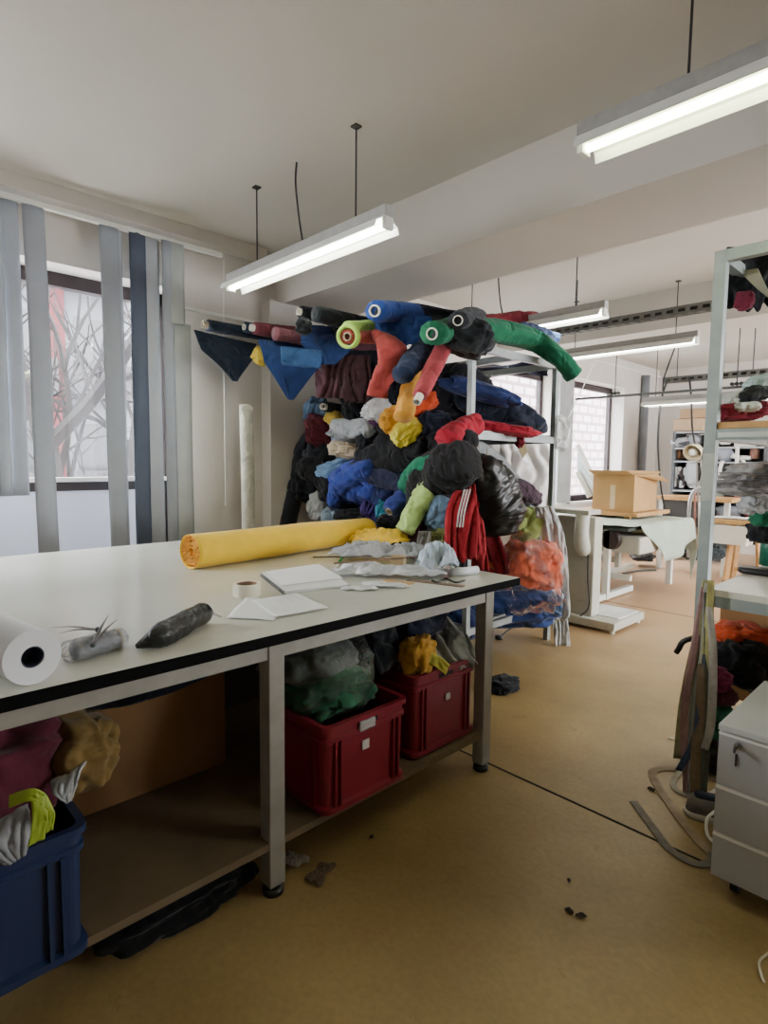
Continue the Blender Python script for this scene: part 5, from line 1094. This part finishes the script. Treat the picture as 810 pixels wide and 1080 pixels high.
band('white cord curved on the floor at the lower right edge', [(812, 1004), (801, 1014), (803, 1028), (806, 1036)], .006, 'c9c4b4', 'string')
# shoe
s0 = P(742, 862, z=0); shoe = thing('sneaker', 'grey sneaker with dark lining on the floor beside the drawer unit', 'shoe', s0); rzs = math.radians(20)
def sloft(levels, m, name, par, cap1=True, c=s0):
    bm = B(); loft(bm, (c.x + .03, c.y + .01, 0), levels, rz=rzs, cap1=cap1); return obj(name, bm, m, par, smooth=True)
sloft([(.0, .1, .038, .036), (.012, .108, .042, .04), (.028, .106, .04, .038)], mat('sole', 'a89f90', .7), 'sole', shoe)
sloft([(.028, .1, .037, .035), (.06, .095, .036, .034), (.085, .085, .033, .032), (.09, .075, .025, .024)], mat('shoe_grey', '6c675f', .8, bump=.3), 'upper', shoe)
sloft([(.088, .07, .024, .023), (.098, .072, .027, .025)], mat('shoe_lining', '1b2233', .9), 'lining', shoe)
bm = B(); q = P(754, 868, z=.05); tube(bm, [q + Vector((0, 0, .05)), q + Vector((-.02, -.03, .02)), q + Vector((-.01, -.05, -.03)), q + Vector((.02, -.06, -.045))], .006, 6, n=16); obj('lace', bm, m_cordw, shoe)

# ------------------------------------------------------------------ drawer pedestal
DX0, DX1, DY0, DY1, DZ = -.565, -.13, 2.1, 2.66, .6
dp = thing('drawer_unit', 'light grey three drawer pedestal at the lower right', 'drawer unit', ((DX0 + DX1) / 2, 2.4, 0))
m_dp = mat('pedestal_grey', 'a5a7a6', .5, var=.05, vs=5); m_dpl = mat('pedestal_edge', 'e2e2de', .5)
obj('carcass', box(B(), DX0 + .004, DX1, DY0 + .02, DY1, .07, DZ - .02), m_dp, dp)
obj('top_panel', box(B(), DX0, DX1 + .004, DY0 - .005, DY1, DZ - .02, DZ, bev=.002), mat('pedestal_top', 'b3b6b6', .4, var=.05), dp)
zs = [.07, .225, .39, .575]
for i in range(3):
    dr = obj('drawer', box(B(), DX0 + .002, DX1, DY0, DY0 + .018, zs[i] + .003, zs[i + 1] - .006), m_dp, dp)
    obj('drawer_lip', box(B(), DX0 + .002, DX1, DY0 - .003, DY0 + .018, zs[i + 1] - .01, zs[i + 1] - .001), m_dpl, dr)
lk = Vector((DX0 + .06, DY0, .545)); bm = B(); cyl(bm, lk + Vector((0, -.012, 0)), lk, .011, 16); o = obj('lock', bm, mat('chrome', 'b5b5b5', .2, .9), dp)
bm = B(); box(bm, lk.x - .002, lk.x + .002, lk.y - .035, lk.y - .012, lk.z - .004, lk.z + .004); cyl(bm, lk + Vector((-.002, -.04, 0)), lk + Vector((.002, -.04, 0)), .012, 12); obj('key', bm, m_steel_d, o)
bm = B(); box(bm, lk.x - .006, lk.x - .002, lk.y - .006, lk.y - .001, lk.z - .07, lk.z - .03); obj('key_slot', bm, m_black, dp)
for x in (DX0 + .06, DX1 - .06):
    for y in (DY0 + .08, DY1 - .08):
        bm = B(); cyl(bm, (x - .012, y, .028), (x + .012, y, .028), .028, 16); box(bm, x - .016, x + .016, y - .016, y + .016, .045, .07); obj('castor', bm, m_black, dp)

# ------------------------------------------------------------------ light
w = bpy.data.worlds.new('overcast'); bpy.context.scene.world = w; w.use_nodes = True
bg = w.node_tree.nodes['Background']; bg.inputs['Color'].default_value = (.93, .96, 1, 1); bg.inputs['Strength'].default_value = 7.5
for i, (y0, y1, z0) in enumerate(ops):
    l = bpy.data.lights.new('daylight_portal', 'AREA'); l.shape = 'RECTANGLE'; l.size = y1 - y0; l.size_y = zt - z0; l.cycles.is_portal = True
    o = bpy.data.objects.new('daylight_portal', l); C.objects.link(o); o.location = (XW - .29, (y0 + y1) / 2, (z0 + zt) / 2); o.rotation_euler = Euler((PI / 2, 0, -PI / 2))
for y0, y1 in fill_openings:
    l = bpy.data.lights.new('daylight_portal', 'AREA'); l.shape = 'RECTANGLE'; l.size = y1 - y0; l.size_y = 1.7; l.cycles.is_portal = True
    o = bpy.data.objects.new('daylight_portal', l); C.objects.link(o); o.location = (XR + .19, (y0 + y1) / 2, 1.75); o.rotation_euler = Euler((PI / 2, 0, PI / 2))
sc = bpy.context.scene; sc.view_settings.view_transform = 'AgX'
try: sc.view_settings.look = 'None'
except Exception: pass
sc.view_settings.exposure = 2.42
for o in sc.objects:
    if o.type == 'MESH' and not o.parent and 'kind' not in o and 'label' not in o: print('UNLABELLED', o.name)
